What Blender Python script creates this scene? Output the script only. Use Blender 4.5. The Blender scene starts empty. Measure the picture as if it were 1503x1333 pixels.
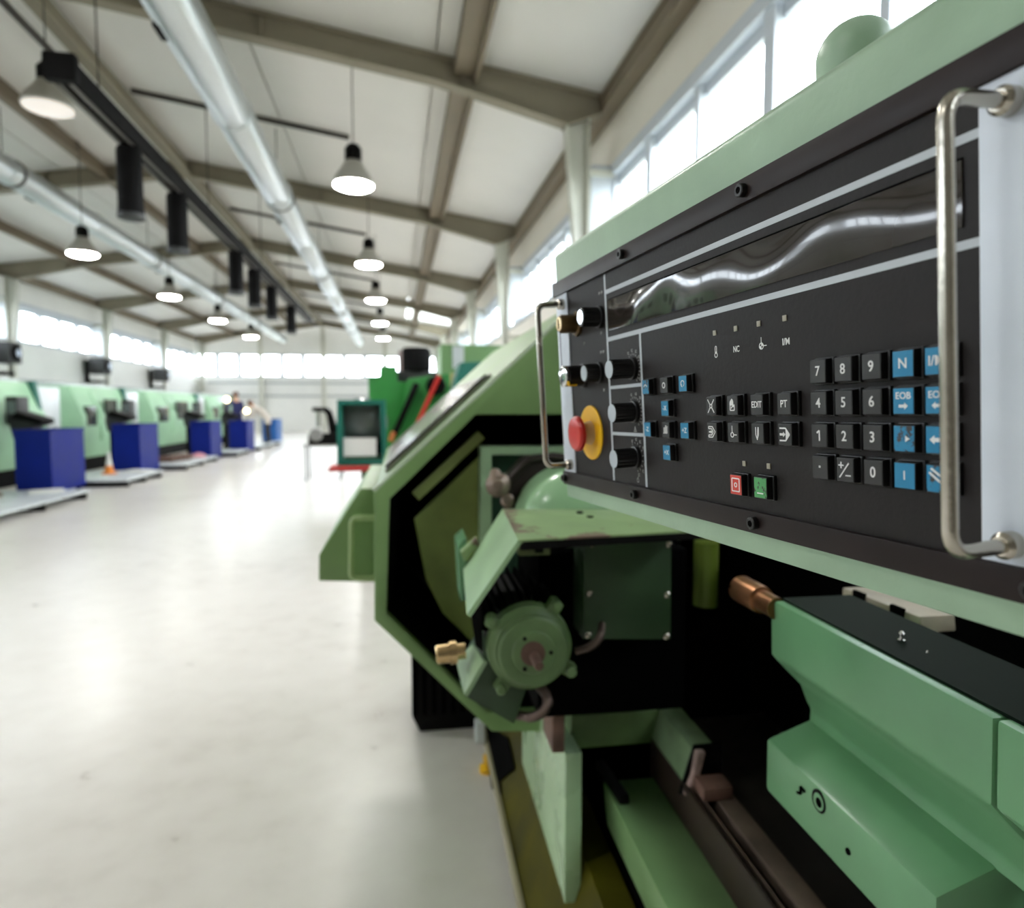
import bpy, bmesh, math, random
from mathutils import Vector, Matrix
random.seed(7)
C = bpy.context.scene
col = C.collection
PI = math.pi

# ------------------------------------------------------------------ camera, sky, exposure
F, PX, PY, EYE = 970.0, 751.5, 666.0, 1.3          # focal length and principal point in pixels of the 1503 x 1333 frame
hall = Vector((582 - PX, 600 - PY, F)).normalized()  # the hall axis as the lens sees it (x right, y down, z ahead)
upv = Vector((0, -F, 600 - PY)); upv = (upv - hall * upv.dot(hall)).normalized()
rgt = hall.cross(upv)
if rgt.x < 0: rgt = -rgt
CW = Matrix((rgt, hall, upv))                       # camera vector -> world vector
cam_d = bpy.data.cameras.new('camera')
cam = bpy.data.objects.new('camera', cam_d); col.objects.link(cam)
ax, ay, az = CW @ Vector((1, 0, 0)), CW @ Vector((0, -1, 0)), CW @ Vector((0, 0, -1))
cam.matrix_world = Matrix(((ax.x, ay.x, az.x, 0), (ax.y, ay.y, az.y, 0), (ax.z, ay.z, az.z, EYE), (0, 0, 0, 1)))
cam_d.sensor_fit = 'HORIZONTAL'; cam_d.sensor_width = 36.0; cam_d.lens = F / 1503 * 36
cam_d.shift_x = (751.5 - PX) / 1503; cam_d.shift_y = (PY - 666.5) / 1503
cam_d.clip_start = 0.02; cam_d.clip_end = 400
cam_d.dof.use_dof = True; cam_d.dof.focus_distance = 0.46; cam_d.dof.aperture_fstop = 5.6
C.camera = cam
w = bpy.data.worlds.new('sky'); C.world = w; w.use_nodes = True
bg = w.node_tree.nodes['Background']; bg.inputs[0].default_value = (0.9, 0.955, 1.0, 1); bg.inputs[1].default_value = 12.0
C.view_settings.view_transform = 'Standard'; C.view_settings.look = 'None'
C.view_settings.exposure = 0.38; C.view_settings.gamma = 1.0; C.view_settings.use_curve_mapping = False
C.cycles.use_denoising = True
C.cycles.max_bounces = 10; C.cycles.diffuse_bounces = 6; C.cycles.glossy_bounces = 4; C.cycles.transparent_max_bounces = 12
C.cycles.caustics_reflective = False; C.cycles.caustics_refractive = False; C.cycles.sample_clamp_indirect = 8.0

# ------------------------------------------------------------------ frames of reference
def ray(px, py): return CW @ Vector(((px - PX) / F, (py - PY) / F, 1.0))
def W(px, py, Y):                                   # world point at hall depth Y
    r = ray(px, py); k = Y / r.y
    return Vector((r.x * k, Y, EYE + r.z * k))
lr = ray(610, 600); LYAW = math.atan2(lr.x, lr.y)
def rotL(v):                                        # world offset -> lathe frame
    c, s = math.cos(LYAW), math.sin(LYAW)
    return Vector((v.x * c - v.y * s, v.x * s + v.y * c, v.z))
def L(px, py, y=None, x=None, z=None):              # point in the lathe frame
    r = rotL(ray(px, py))
    k = y / r.y if y is not None else (x / r.x if x is not None else (z - EYE) / r.z)
    return Vector((r.x * k, r.y * k, EYE + r.z * k))

# ------------------------------------------------------------------ materials
def srgb(c):
    return tuple((v / 255 / 12.92) if v / 255 <= .04045 else ((v / 255 + .055) / 1.055) ** 2.4 for v in c) + (1,)
MAT = {}
def mat(name, c, rough=.5, metal=0, var=.0, scale=8, bump=0, bscale=60, spec=.5, coat=0, wear=None, wearc=(40, 36, 30)):
    if name in MAT: return MAT[name]
    m = bpy.data.materials.new(name); m.use_nodes = True; nt = m.node_tree; b = nt.nodes['Principled BSDF']
    b.inputs['Base Color'].default_value = srgb(c); b.inputs['Roughness'].default_value = rough; b.inputs['Metallic'].default_value = metal
    b.inputs['Specular IOR Level'].default_value = spec; b.inputs['Coat Weight'].default_value = coat
    tc = nt.nodes.new('ShaderNodeTexCoord')
    last = None
    if var:
        n = nt.nodes.new('ShaderNodeTexNoise'); n.inputs['Scale'].default_value = scale; n.inputs['Detail'].default_value = 6
        nt.links.new(tc.outputs['Object'], n.inputs['Vector'])
        r = nt.nodes.new('ShaderNodeValToRGB'); r.color_ramp.elements[0].position = .3; r.color_ramp.elements[1].position = .7
        r.color_ramp.elements[0].color = srgb([max(0, v * (1 - var)) for v in c]); r.color_ramp.elements[1].color = srgb([min(255, v * (1 + var * .6)) for v in c])
        nt.links.new(n.outputs[0], r.inputs[0]); last = r.outputs[0]
        nt.links.new(last, b.inputs['Base Color'])
        rr = nt.nodes.new('ShaderNodeMapRange'); rr.inputs[3].default_value = max(.03, rough - .1); rr.inputs[4].default_value = min(1, rough + .1)
        nt.links.new(n.outputs[0], rr.inputs[0]); nt.links.new(rr.outputs[0], b.inputs['Roughness'])
    if wear:
        n2 = nt.nodes.new('ShaderNodeTexNoise'); n2.inputs['Scale'].default_value = wear[0]; n2.inputs['Detail'].default_value = 8; n2.inputs['Roughness'].default_value = .7
        nt.links.new(tc.outputs['Object'], n2.inputs['Vector'])
        r2 = nt.nodes.new('ShaderNodeValToRGB'); r2.color_ramp.elements[0].position = wear[1]; r2.color_ramp.elements[1].position = wear[1] + .03
        nt.links.new(n2.outputs[0], r2.inputs[0])
        mx = nt.nodes.new('ShaderNodeMix'); mx.data_type = 'RGBA'
        nt.links.new(r2.outputs[0], mx.inputs[0])
        if last: nt.links.new(last, mx.inputs[6])
        else: mx.inputs[6].default_value = srgb(c)
        mx.inputs[7].default_value = srgb(wearc)
        nt.links.new(mx.outputs[2], b.inputs['Base Color'])
    if bump:
        n3 = nt.nodes.new('ShaderNodeTexNoise'); n3.inputs['Scale'].default_value = bscale; n3.inputs['Detail'].default_value = 4
        nt.links.new(tc.outputs['Object'], n3.inputs['Vector'])
        bp = nt.nodes.new('ShaderNodeBump'); bp.inputs['Strength'].default_value = bump; bp.inputs['Distance'].default_value = .002
        nt.links.new(n3.outputs[0], bp.inputs['Height']); nt.links.new(bp.outputs[0], b.inputs['Normal'])
    MAT[name] = m
    return m
def emit(name, c, s):
    if name in MAT: return MAT[name]
    m = bpy.data.materials.new(name); m.use_nodes = True; b = m.node_tree.nodes['Principled BSDF']
    b.inputs['Base Color'].default_value = srgb(c); b.inputs['Emission Color'].default_value = srgb(c); b.inputs['Emission Strength'].default_value = s
    MAT[name] = m
    return m
def glass(name, tint=(1, 1, 1), refl=.08, rough=.02):
    m = bpy.data.materials.new(name); m.use_nodes = True; nt = m.node_tree
    for n in list(nt.nodes):
        if n.type != 'OUTPUT_MATERIAL': nt.nodes.remove(n)
    o = [n for n in nt.nodes][0]
    t = nt.nodes.new('ShaderNodeBsdfTransparent'); t.inputs[0].default_value = tint + (1,)
    g = nt.nodes.new('ShaderNodeBsdfGlossy'); g.inputs['Roughness'].default_value = rough
    mx = nt.nodes.new('ShaderNodeMixShader'); mx.inputs[0].default_value = refl
    nt.links.new(t.outputs[0], mx.inputs[1]); nt.links.new(g.outputs[0], mx.inputs[2]); nt.links.new(mx.outputs[0], o.inputs[0])
    MAT[name] = m
    return m

G_CONSOLE = mat('console_green', (150, 177, 148), .38, var=.06, scale=14, bump=.15, bscale=160, wear=(55, .73), wearc=(190, 205, 185))
G_HOOD = mat('hood_green', (122, 154, 96), .42, var=.07, scale=6, bump=.1, bscale=120)
G_CAST = mat('tailstock_green', (102, 150, 108), .32, var=.05, scale=9, bump=.1, bscale=22)
G_DARK = mat('plate_green', (46, 70, 42), .5, var=.12, scale=10)
G_MOTOR = mat('motor_green', (96, 122, 76), .45, var=.12, scale=14, bump=.2, bscale=80)
G_WORN = mat('worn_green', (128, 152, 104), .45, var=.1, scale=12, wear=(7, .56), wearc=(104, 84, 70))
G_FAR = mat('machine_pale_green', (160, 202, 166), .45, var=.05, scale=2)
G_BRIGHT = mat('mill_green', (40, 128, 52), .45, var=.08, scale=4)
TEAL = mat('teal_paint', (20, 104, 90), .45, var=.08, scale=4)
OLIVE = mat('oily_olive_paint', (72, 68, 12), .6, var=.25, scale=7, spec=.1)
BLACK = mat('black_paint', (10, 9, 9), .65, var=.2, scale=12, spec=.12)
PITCH = mat('black_and_shade', (6, 6, 6), .8, spec=.02)  # for black parts; also stands in for shade inside the hood and in gaps
FACE = mat('console_black', (32, 28, 27), .52, spec=.22, var=.16, scale=18, bump=.12, bscale=240)
BEZEL = mat('bezel_dark', (36, 27, 25), .4, spec=.2, var=.14, scale=20, wear=(70, .76), wearc=(170, 165, 160))
STRIP = mat('pale_strip_paint', (212, 219, 228), .42, var=.05, scale=10)
LINE = mat('printed_line', (186, 192, 196), .6)
WHITE_INK = mat('white_ink', (225, 225, 222), .6)
GREY_INK = mat('grey_ink', (150, 150, 146), .6)
KEYB = mat('key_black', (14, 13, 13), .38, var=.1, scale=60)
KEYCAP = mat('key_charcoal', (34, 33, 32), .45, var=.12, scale=90)
BLUE = mat('key_blue_label', (12, 124, 166), .4, var=.06, scale=80)
BLUE_WORN = mat('key_blue_torn_label', (12, 124, 166), .4, wear=(120, .5), wearc=(52, 46, 42))
REDK = mat('key_red_label', (206, 60, 44), .4, var=.08, scale=80)
GREENK = mat('key_green_label', (70, 150, 84), .4, wear=(150, .52), wearc=(48, 56, 40))
STEEL = mat('brushed_steel', (190, 184, 172), .24, 1, var=.08, scale=30, bump=.1, bscale=200)
CHROME = mat('chrome', (225, 225, 225), .12, 1)
DSTEEL = mat('worn_rail_steel', (128, 112, 98), .36, .4, var=.2, scale=14, bump=.1, bscale=60)
RUSTY = mat('rusty_brown', (112, 84, 72), .6, .2, var=.25, scale=16)
COPPER = mat('coppery_steel', (150, 104, 72), .3, .9, var=.15, scale=20)
BRASS = mat('brass_fitting', (206, 178, 132), .26, 1, var=.08, scale=30)
BRONZE = mat('dull_bronze', (96, 76, 46), .35, .8, var=.15, scale=60)
YELLOW = mat('yellow_plastic', (240, 186, 24), .4, var=.04, scale=20)
RED = mat('red_plastic', (200, 44, 36), .32)
CREAM = mat('cream_plastic', (196, 172, 128), .4)
KNOBTOP = mat('knob_grey_cap', (176, 184, 190), .4)
BLUEBOX = mat('blue_box_paint', (6, 30, 124), .5, var=.06, scale=3, spec=.2)
BLUEBOX2 = mat('bright_blue_box_paint', (10, 92, 170), .45, var=.06, scale=3)
DARKGREY = mat('dark_grey_plastic', (44, 46, 46), .5, var=.1, scale=6)
GLASSD = mat('dark_machine_window', (52, 60, 54), .15, var=.3, scale=5)
PALEGUARD = mat('milky_guard_sheet', (206, 212, 214), .3, var=.06, scale=3)
WHITE = mat('white_paper', (232, 232, 228), .7)
ORANGE = mat('orange_plastic', (236, 140, 52), .5)
PINK = mat('pink_cloth', (214, 150, 160), .8)
SKIN = mat('skin', (206, 160, 130), .6)
HAIR = mat('brown_hair', (96, 58, 38), .7)
NAVY = mat('navy_cloth', (28, 32, 84), .85, var=.1, scale=10)
SHIRT = mat('pale_shirt', (205, 196, 186), .85)
TROUSER = mat('dark_trousers', (44, 44, 52), .85)
WOOD = mat('pale_wood', (190, 150, 116), .7, var=.15, scale=9)
DUCT = mat('galvanised_duct', (200, 206, 208), .36, .8)
FRAMEP = mat('frame_grey_paint', (138, 130, 112), .6, var=.05, scale=2)
COLUMNP = mat('column_pale_paint', (196, 196, 184), .5, var=.04, scale=2)
ROOFP = mat('ceiling_panel_paint', (218, 215, 210), .5, var=.025, scale=.7)
WALLP = mat('wall_cream_paint', (226, 220, 208), .6, var=.02, scale=1)
WALLW = mat('wall_white_paint', (232, 232, 228), .6, var=.02, scale=1)
WINP = mat('window_frame_white', (190, 196, 202), .4)
PURLIN = mat('purlin_brown_grey', (122, 110, 92), .6, var=.05, scale=2)
DARKPIPE = mat('dark_pipe', (44, 36, 28), .5)
LAMPSH = mat('lamp_shade_grey', (168, 166, 156), .35, .3)
LAMPON = emit('lit_lamp', (250, 250, 246), 80.0)
WARMON = emit('warm_work_light', (255, 232, 180), 8.0)
PANE = glass('window_glass', (.97, .985, 1), .06)
CLEAR = glass('clear_sheet', (.86, .9, .88), .2, .08)
SKYLT = glass('skylight_sheet', (.55, .56, .54), .05, .3)
def concrete():
    m = bpy.data.materials.new('polished_concrete'); m.use_nodes = True; nt = m.node_tree; b = nt.nodes['Principled BSDF']
    tc = nt.nodes.new('ShaderNodeTexCoord')
    n = nt.nodes.new('ShaderNodeTexNoise'); n.inputs['Scale'].default_value = .8; n.inputs['Detail'].default_value = 5; n.inputs['Roughness'].default_value = .5
    n2 = nt.nodes.new('ShaderNodeTexNoise'); n2.inputs['Scale'].default_value = 7; n2.inputs['Detail'].default_value = 8
    nt.links.new(tc.outputs['Object'], n.inputs['Vector']); nt.links.new(tc.outputs['Object'], n2.inputs['Vector'])
    mx = nt.nodes.new('ShaderNodeMath'); mx.operation = 'MULTIPLY_ADD'; mx.inputs[1].default_value = .45
    nt.links.new(n2.outputs[0], mx.inputs[0])
    m1 = nt.nodes.new('ShaderNodeMath'); m1.operation = 'MULTIPLY'; m1.inputs[1].default_value = .55
    nt.links.new(n.outputs[0], m1.inputs[0]); nt.links.new(m1.outputs[0], mx.inputs[2])
    r = nt.nodes.new('ShaderNodeValToRGB'); e = r.color_ramp.elements
    e[0].position = .22; e[0].color = srgb((200, 194, 185)); e[1].position = .78; e[1].color = srgb((234, 230, 224))
    x = e.new(.46); x.color = srgb((222, 217, 210))
    nt.links.new(mx.outputs[0], r.inputs[0]); nt.links.new(r.outputs[0], b.inputs['Base Color'])
    rr = nt.nodes.new('ShaderNodeMapRange'); rr.inputs[3].default_value = .24; rr.inputs[4].default_value = .36; b.inputs['Specular IOR Level'].default_value = .4
    nt.links.new(n2.outputs[0], rr.inputs[0]); nt.links.new(rr.outputs[0], b.inputs['Roughness'])
    return m
FLOOR = concrete()
def wavy():
    m = mat('smoked_display_window', (46, 40, 36), .12, spec=.6, coat=.25); nt = m.node_tree; b = nt.nodes['Principled BSDF']
    tc = nt.nodes.new('ShaderNodeTexCoord'); n = nt.nodes.new('ShaderNodeTexNoise'); n.inputs['Scale'].default_value = 13; n.inputs['Detail'].default_value = 0
    nt.links.new(tc.outputs['Object'], n.inputs['Vector'])
    bp = nt.nodes.new('ShaderNodeBump'); bp.inputs['Strength'].default_value = .7; bp.inputs['Distance'].default_value = .014
    nt.links.new(n.outputs[0], bp.inputs['Height']); nt.links.new(bp.outputs[0], b.inputs['Normal']); nt.links.new(bp.outputs[0], b.inputs['Coat Normal'])
    return m
DISPLAY = wavy()

# ------------------------------------------------------------------ mesh helpers
class MB:
    def __init__(s): s.v = []; s.f = []
    def add(s, vs, fs):
        o = len(s.v); s.v += [Vector(v) for v in vs]; s.f += [tuple(i + o for i in f) for f in fs]; return s
    def box(s, a, b):
        x0, y0, z0 = [min(p, q) for p, q in zip(a, b)]; x1, y1, z1 = [max(p, q) for p, q in zip(a, b)]
        return s.add([(x0, y0, z0), (x1, y0, z0), (x1, y1, z0), (x0, y1, z0), (x0, y0, z1), (x1, y0, z1), (x1, y1, z1), (x0, y1, z1)],
                     [(0, 3, 2, 1), (4, 5, 6, 7), (0, 1, 5, 4), (1, 2, 6, 5), (2, 3, 7, 6), (3, 0, 4, 7)])
    def prism(s, pts, d):                            # closed polygon (3-D points) swept by the vector d
        n = len(pts); d = Vector(d); p = [Vector(q) for q in pts]
        return s.loft(p, [q + d for q in p])
    def loft(s, p, q, caps=True):
        n = len(p)
        fs = [(i, (i + 1) % n, (i + 1) % n + n, i + n) for i in range(n)]
        if caps: fs += [tuple(reversed(range(n))), tuple(range(n, 2 * n))]
        return s.add(list(p) + list(q), fs)
    def ring(s, outer, inner, d):                    # plate with a hole, same number of corners in and out
        n = len(outer); d = Vector(d); O = [Vector(q) for q in outer]; I = [Vector(q) for q in inner]
        vs = O + I + [q + d for q in O] + [q + d for q in I]; fs = []
        for i in range(n):
            j = (i + 1) % n
            fs += [(i, j, n + j, n + i), (2 * n + i, 3 * n + i, 3 * n + j, 2 * n + j), (i, 2 * n + i, 2 * n + j, j), (n + i, n + j, 3 * n + j, 3 * n + i)]
        return s.add(vs, fs)
    def rev(s, p0, p1, prof, seg=20):                # revolve: prof = [(fraction or distance along the axis, radius)]
        p0, p1 = Vector(p0), Vector(p1); ax = (p1 - p0).normalized()
        t = Vector((0, 0, 1)) if abs(ax.z) < .9 else Vector((1, 0, 0)); e1 = ax.cross(t).normalized(); e2 = ax.cross(e1)
        vs, fs = [], []
        for d, r in prof:
            for k in range(seg):
                a = 2 * PI * k / seg; vs.append(p0 + ax * d + (e1 * math.cos(a) + e2 * math.sin(a)) * r)
        m = len(prof)
        for i in range(m - 1):
            for k in range(seg):
                k2 = (k + 1) % seg; fs.append((i * seg + k, i * seg + k2, (i + 1) * seg + k2, (i + 1) * seg + k))
        fs.append(tuple(reversed(range(seg)))); fs.append(tuple(range((m - 1) * seg, m * seg)))
        return s.add(vs, fs)
    def cyl(s, p0, p1, r, r2=None, seg=20):
        return s.rev(p0, p1, [(0, r), ((Vector(p1) - Vector(p0)).length, r if r2 is None else r2)], seg)
    def tube(s, pts, r, seg=12):
        p = [Vector(q) for q in pts]; vs, fs = [], []; prev = None
        for i, q in enumerate(p):
            t = ((p[i + 1] - q) if i < len(p) - 1 else (q - p[i - 1])); t2 = (q - p[i - 1]) if i else t
            t = (t.normalized() + t2.normalized()).normalized()
            if prev is None: e1 = t.cross(Vector((0, 0, 1)) if abs(t.z) < .9 else Vector((1, 0, 0))).normalized()
            else: e1 = (prev - t * prev.dot(t)).normalized()
            prev = e1; e2 = t.cross(e1)
            for k in range(seg):
                a = 2 * PI * k / seg; vs.append(q + (e1 * math.cos(a) + e2 * math.sin(a)) * r)
        for i in range(len(p) - 1):
            for k in range(seg):
                k2 = (k + 1) % seg; fs.append((i * seg + k, i * seg + k2, (i + 1) * seg + k2, (i + 1) * seg + k))
        fs.append(tuple(reversed(range(seg)))); fs.append(tuple(range((len(p) - 1) * seg, len(p) * seg)))
        return s.add(vs, fs)
    def bar(s, a, b, wx, wz, up=(0, 0, 1)):          # rectangular bar from a to b
        a, b = Vector(a), Vector(b); t = (b - a).normalized(); side = t.cross(Vector(up)).normalized(); u = side.cross(t)
        q = [side * (i * wx / 2) + u * (j * wz / 2) for i, j in ((-1, -1), (1, -1), (1, 1), (-1, 1))]
        return s.loft([a + x for x in q], [b + x for x in q])
    def mesh(s, name, off=None, bevel=0, smooth=True, ang=35):
        o = Vector(off) if off is not None else Vector((0, 0, 0))
        me = bpy.data.meshes.new(name); me.from_pydata([tuple(v - o) for v in s.v], [], s.f)
        b = bmesh.new(); b.from_mesh(me); bmesh.ops.recalc_face_normals(b, faces=b.faces)
        if bevel:
            es = [e for e in b.edges if len(e.link_faces) == 2 and e.calc_face_angle(0) > .5]
            bmesh.ops.bevel(b, geom=es, offset=bevel, segments=2, affect='EDGES', profile=.6, clamp_overlap=True)
        b.to_mesh(me); b.free()
        if smooth:
            me.polygons.foreach_set('use_smooth', [True] * len(me.polygons)); me.set_sharp_from_angle(angle=math.radians(ang))
        return me
def bend(pts, r, n=6):                               # round the inner corners of a polyline
    p = [Vector(q) for q in pts]; out = [p[0]]
    for i in range(1, len(p) - 1):
        a = (p[i - 1] - p[i]).normalized(); b = (p[i + 1] - p[i]).normalized()
        s0, s1 = p[i] + a * r, p[i] + b * r
        for k in range(n + 1):
            t = k / n; out.append(s0 * (1 - t) ** 2 + p[i] * 2 * t * (1 - t) + s1 * t * t)
    return out + [p[-1]]
def put(name, me, m, parent=None, loc=None, rz=None):
    o = bpy.data.objects.new(name, me); col.objects.link(o)
    if m is not None and not me.materials: me.materials.append(m)
    if parent is not None: o.parent = parent
    if loc is not None: o.location = loc
    if rz is not None: o.rotation_euler.z = rz
    return o
def part(name, mb, m, parent, off=None, bevel=0, **k):
    return put(name, mb.mesh(name, off, bevel, **k), m, parent)
def thing(name, label, cat, loc=(0, 0, 0), rz=0, group=None):
    o = bpy.data.objects.new(name, None); col.objects.link(o); o.location = loc; o.rotation_euler.z = rz
    o['label'] = label; o['category'] = cat
    if group: o['group'] = group
    o.empty_display_size = .1
    return o
def tag(o, label, cat, group=None):
    o['label'] = label; o['category'] = cat
    if group: o['group'] = group
    return o
def struct(name, mb, m, parent=None, **k):
    o = put(name, mb.mesh(name, **k), m, parent)
    if parent is None: o['kind'] = 'structure'
    return o
def sempty(name, loc=(0, 0, 0)):
    o = bpy.data.objects.new(name, None); col.objects.link(o); o.location = loc; o['kind'] = 'structure'; return o
def copy_tree(o, parent=None):
    c = o.copy(); col.objects.link(c)
    if parent is not None: c.parent = parent
    for ch in list(o.children): copy_tree(ch, c)
    return c

# ------------------------------------------------------------------ the hall
XR, XL, Y0, Y1, XM = 2.74, -10.7, -3.8, 38.4, -3.98
EAVE, RIDGE = 5.155, 6.15
SL = (RIDGE - EAVE) / (XR - XM)
def roofz(x): return RIDGE - SL * abs(x - XM)
struct('floor', MB().box((XL - .3, Y0 - .3, -.2), (XR + .3, Y1 + .3, 0)), FLOOR, smooth=False)
struct('ground', MB().box((XL - 60, Y0 - 60, -.5), (XR + 60, Y1 + 60, -.22)), mat('outside_ground', (150, 150, 140), .9, var=.1, scale=.3), smooth=False)
SILL, HEAD = 3.2, 4.36
for side, x, dx in (('right', XR, .22), ('left', XL, -.22)):
    struct('wall_' + side, MB().box((x, Y0, 0), (x + dx, Y1, SILL)).box((x, Y0, HEAD), (x + dx, Y1, EAVE + .25)), WALLP if side == 'right' else WALLW, smooth=False)
far = MB().box((XL, Y1, 0), (XR, Y1 + .2, 3.04))
far.prism([(XL, Y1, 4.3), (XR, Y1, 4.3), (XR, Y1, EAVE + .2), (XM, Y1, RIDGE + .2), (XL, Y1, EAVE + .2)], (0, .2, 0))
struct('wall_far', far, WALLW, smooth=False)
bk = MB().prism([(XL, Y0 - .2, 0), (XR, Y0 - .2, 0), (XR, Y0 - .2, EAVE + .2), (XM, Y0 - .2, RIDGE + .2), (XL, Y0 - .2, EAVE + .2)], (0, .2, 0))
struct('wall_back', bk, mat('back_wall_grey', (120, 116, 108), .7, var=.03, scale=1), smooth=False)  # unseen end wall, kept close, windowless and grey to cut light from behind

frames = [Y0 + 6 * k for k in range(8)]
# ceiling: a sheet above, the panels below it one by one; two skylight strips far down the right slope
roof = MB()
SKY = {(5, 1)}
ceiling = sempty('ceiling')
for side in (0, 1):
    xa, xb = (XL, XM) if side == 0 else (XM, XR)
    for b in range(7):
        for k in range(3):
            u0, u1 = xa + (xb - xa) * k / 3, xa + (xb - xa) * (k + 1) / 3
            sky = (b, side) in SKY and k == 2
            if not sky:
                roof.prism([(u0, frames[b], roofz(u0) + .1), (u1, frames[b], roofz(u1) + .1), (u1, frames[b], roofz(u1) + .16), (u0, frames[b], roofz(u0) + .16)], (0, 6.05, 0))
            g = .012
            pm = MB().prism([(u0 + g, frames[b] + g, roofz(u0 + g)), (u1 - g, frames[b] + g, roofz(u1 - g)), (u1 - g, frames[b] + g, roofz(u1 - g) + .06), (u0 + g, frames[b] + g, roofz(u0 + g) + .06)], (0, 6 - 2 * g, 0))
            part('panel', pm, SKYLT if sky else ROOFP, ceiling, smooth=False)
part('roof_sheet', roof, ROOFP, ceiling, smooth=False)

# windows, one per bay: frame, mullions, panes
def side_window(n, x, s, y0):
    r = sempty('window_%d' % n, (x, y0, SILL))
    o = Vector((x, y0, SILL)); h = HEAD - SILL; fr = MB()
    a, b = -.02 * s, .16 * s
    fr.box((x - .05 * s, y0, SILL), (x + b, y0 + 6, SILL + .07)).box((x - .05 * s, y0, HEAD - .14), (x + b, y0 + 6, HEAD))
    fr.box((x - .3 * s, y0 - .02, SILL), (x + b, y0 + .1, HEAD - .02)).box((x + a, y0 + 5.95, SILL), (x + b, y0 + 6, HEAD))
    part('window_frame', fr, WINP, r, o, smooth=False)
    for k in range(1, 5):
        yy = y0 + .06 + 1.188 * k; t = .045 if k % 2 else .075
        part('mullion', MB().box((x + a, yy - t, SILL + .07), (x + .12 * s, yy + t, HEAD - .1)), WINP, r, o, smooth=False)
    for k in range(5):
        yy = y0 + .06 + 1.188 * k
        part('pane', MB().box((x + .07 * s, yy + .03, SILL + .06), (x + .078 * s, yy + 1.158, HEAD - .15)), PANE, r, o, smooth=False)
        part('sash', MB().box((x + .045 * s, yy + .03, HEAD - .24), (x + .1 * s, yy + 1.158, HEAD - .15)), WINP, r, o, smooth=False)
n = 0
for b in range(7):
    n += 1; side_window(n, XR, 1, frames[b])
    n += 1; side_window(n, XL, -1, frames[b])
def end_window(n, y, s):
    r = sempty('window_%d' % n, (XM, y, 3.04)); o = Vector((XM, y, 3.04)); fr = MB()
    fr.box((XL, y, 3.04), (XR, y + .12 * s, 3.12)).box((XL, y, 4.22), (XR, y + .12 * s, 4.3))
    part('window_frame', fr, WINP, r, o, smooth=False)
    st = (XR - XL) / 12
    for k in range(13): part('mullion', MB().box((XL + st * k - .14, y, 3.1), (XL + st * k + .14, y + .12 * s, 4.25)), WINP, r, o, smooth=False)
    for k in range(12): part('pane', MB().box((XL + st * k + .05, y + .05 * s, 3.1), (XL + st * k + st - .05, y + .06 * s, 4.25)), PANE, r, o, smooth=False)
end_window(n + 1, Y1 + .03, 1)

# portal frames
def plate(mb, pts, y, t): mb.prism([(p[0], y - t / 2, p[1]) for p in pts], (0, t, 0))
def flange(mb, p, q, y, wdt=.2, t=.018): mb.bar((p[0], y, p[1]), (q[0], y, q[1]), wdt, t, up=(q[1] - p[1], 0, -(q[0] - p[0])) if abs(q[0] - p[0]) < abs(q[1] - p[1]) else (0, 0, 1))
for y in frames:
    r = sempty('portal_frame', (XM, y, 0)); o = Vector((XM, y, 0)); yy = y if y < 38 else y - .12
    for s, xw in ((1, XR), (-1, XL)):
        xi = lambda d: xw - s * d
        zk = 4.78
        cb = MB(); plate(cb, [(xi(.36), 0), (xi(.46), 0), (xi(.46), 2.6), (xi(.63), zk), (xi(.36), zk + .12)], yy, .014)
        flange(cb, (xi(.46), 0), (xi(.46), 2.6), yy); flange(cb, (xi(.46), 2.6), (xi(.63), zk), yy); flange(cb, (xi(.36), 0), (xi(.36), zk + .1), yy)
        for zz in (1.2, 2.8, 4.2): cb.box((xi(.36), yy - .06, zz), (xi(.0), yy + .06, zz + .08))
        part('column', cb, COLUMNP, r, o, smooth=False)
        T = lambda d: (xi(d), roofz(xi(d)) - .02)
        def Bt(d):
            dep = .44 - .16 * min(1, max(0, (d - .63) / 1.6)); return (xi(d), roofz(xi(d)) - .02 - dep)
        half = abs(xw - XM)
        rb = MB(); plate(rb, [T(.02), T(half), Bt(half), Bt(2.23), Bt(.63), (xi(.02), zk + .2)], yy, .014)
        flange(rb, T(.02), T(half), yy); flange(rb, Bt(.63), Bt(2.23), yy); flange(rb, Bt(2.23), Bt(half), yy)
        flange(rb, (xi(.02), zk + .24), (xi(.66), zk + .0), yy, .22, .03)
        for d in (1.9, 4.2): rb.box((xi(d) - .008, yy - .09, Bt(d)[1]), (xi(d) + .008, yy + .09, T(d)[1]))
        part('rafter', rb, FRAMEP, r, o, smooth=False)
# purlins and roof ribs
for x, wd in ((.85, .26), (-5.5, .2), (-8.65, .2)):
    struct('roof_beam', MB().box((x - wd / 2, Y0, roofz(x) - .17), (x + wd / 2, Y1, roofz(x) - .005)).box((x + wd / 2 - .02, Y0, roofz(x) - .24), (x + wd / 2 + .03, Y1, roofz(x) - .17)), PURLIN, smooth=False)
struct('roof_beam', MB().box((XM - .09, Y0, RIDGE - .3), (XM + .09, Y1, RIDGE - .28)).box((XM - .01, Y0, RIDGE - .3), (XM + .01, Y1, RIDGE - .03)), FRAMEP, smooth=False)
for s, xw in ((1, XR), (-1, XL)):
    struct('roof_beam', MB().box((xw - s * .02, Y0, EAVE - .2), (xw - s * .2, Y1, EAVE - .04)).box((xw - s * .22, Y0, EAVE - .04), (xw - s * .14, Y1, EAVE + .01)), PURLIN, smooth=False)
for y in frames[:-1]:
    struct('roof_rib', MB().bar((-.7, y + 3, roofz(-.7) - .03), (-3.9, y + 3, roofz(-3.9) - .03), .07, .06), DARKPIPE, smooth=False)
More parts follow.
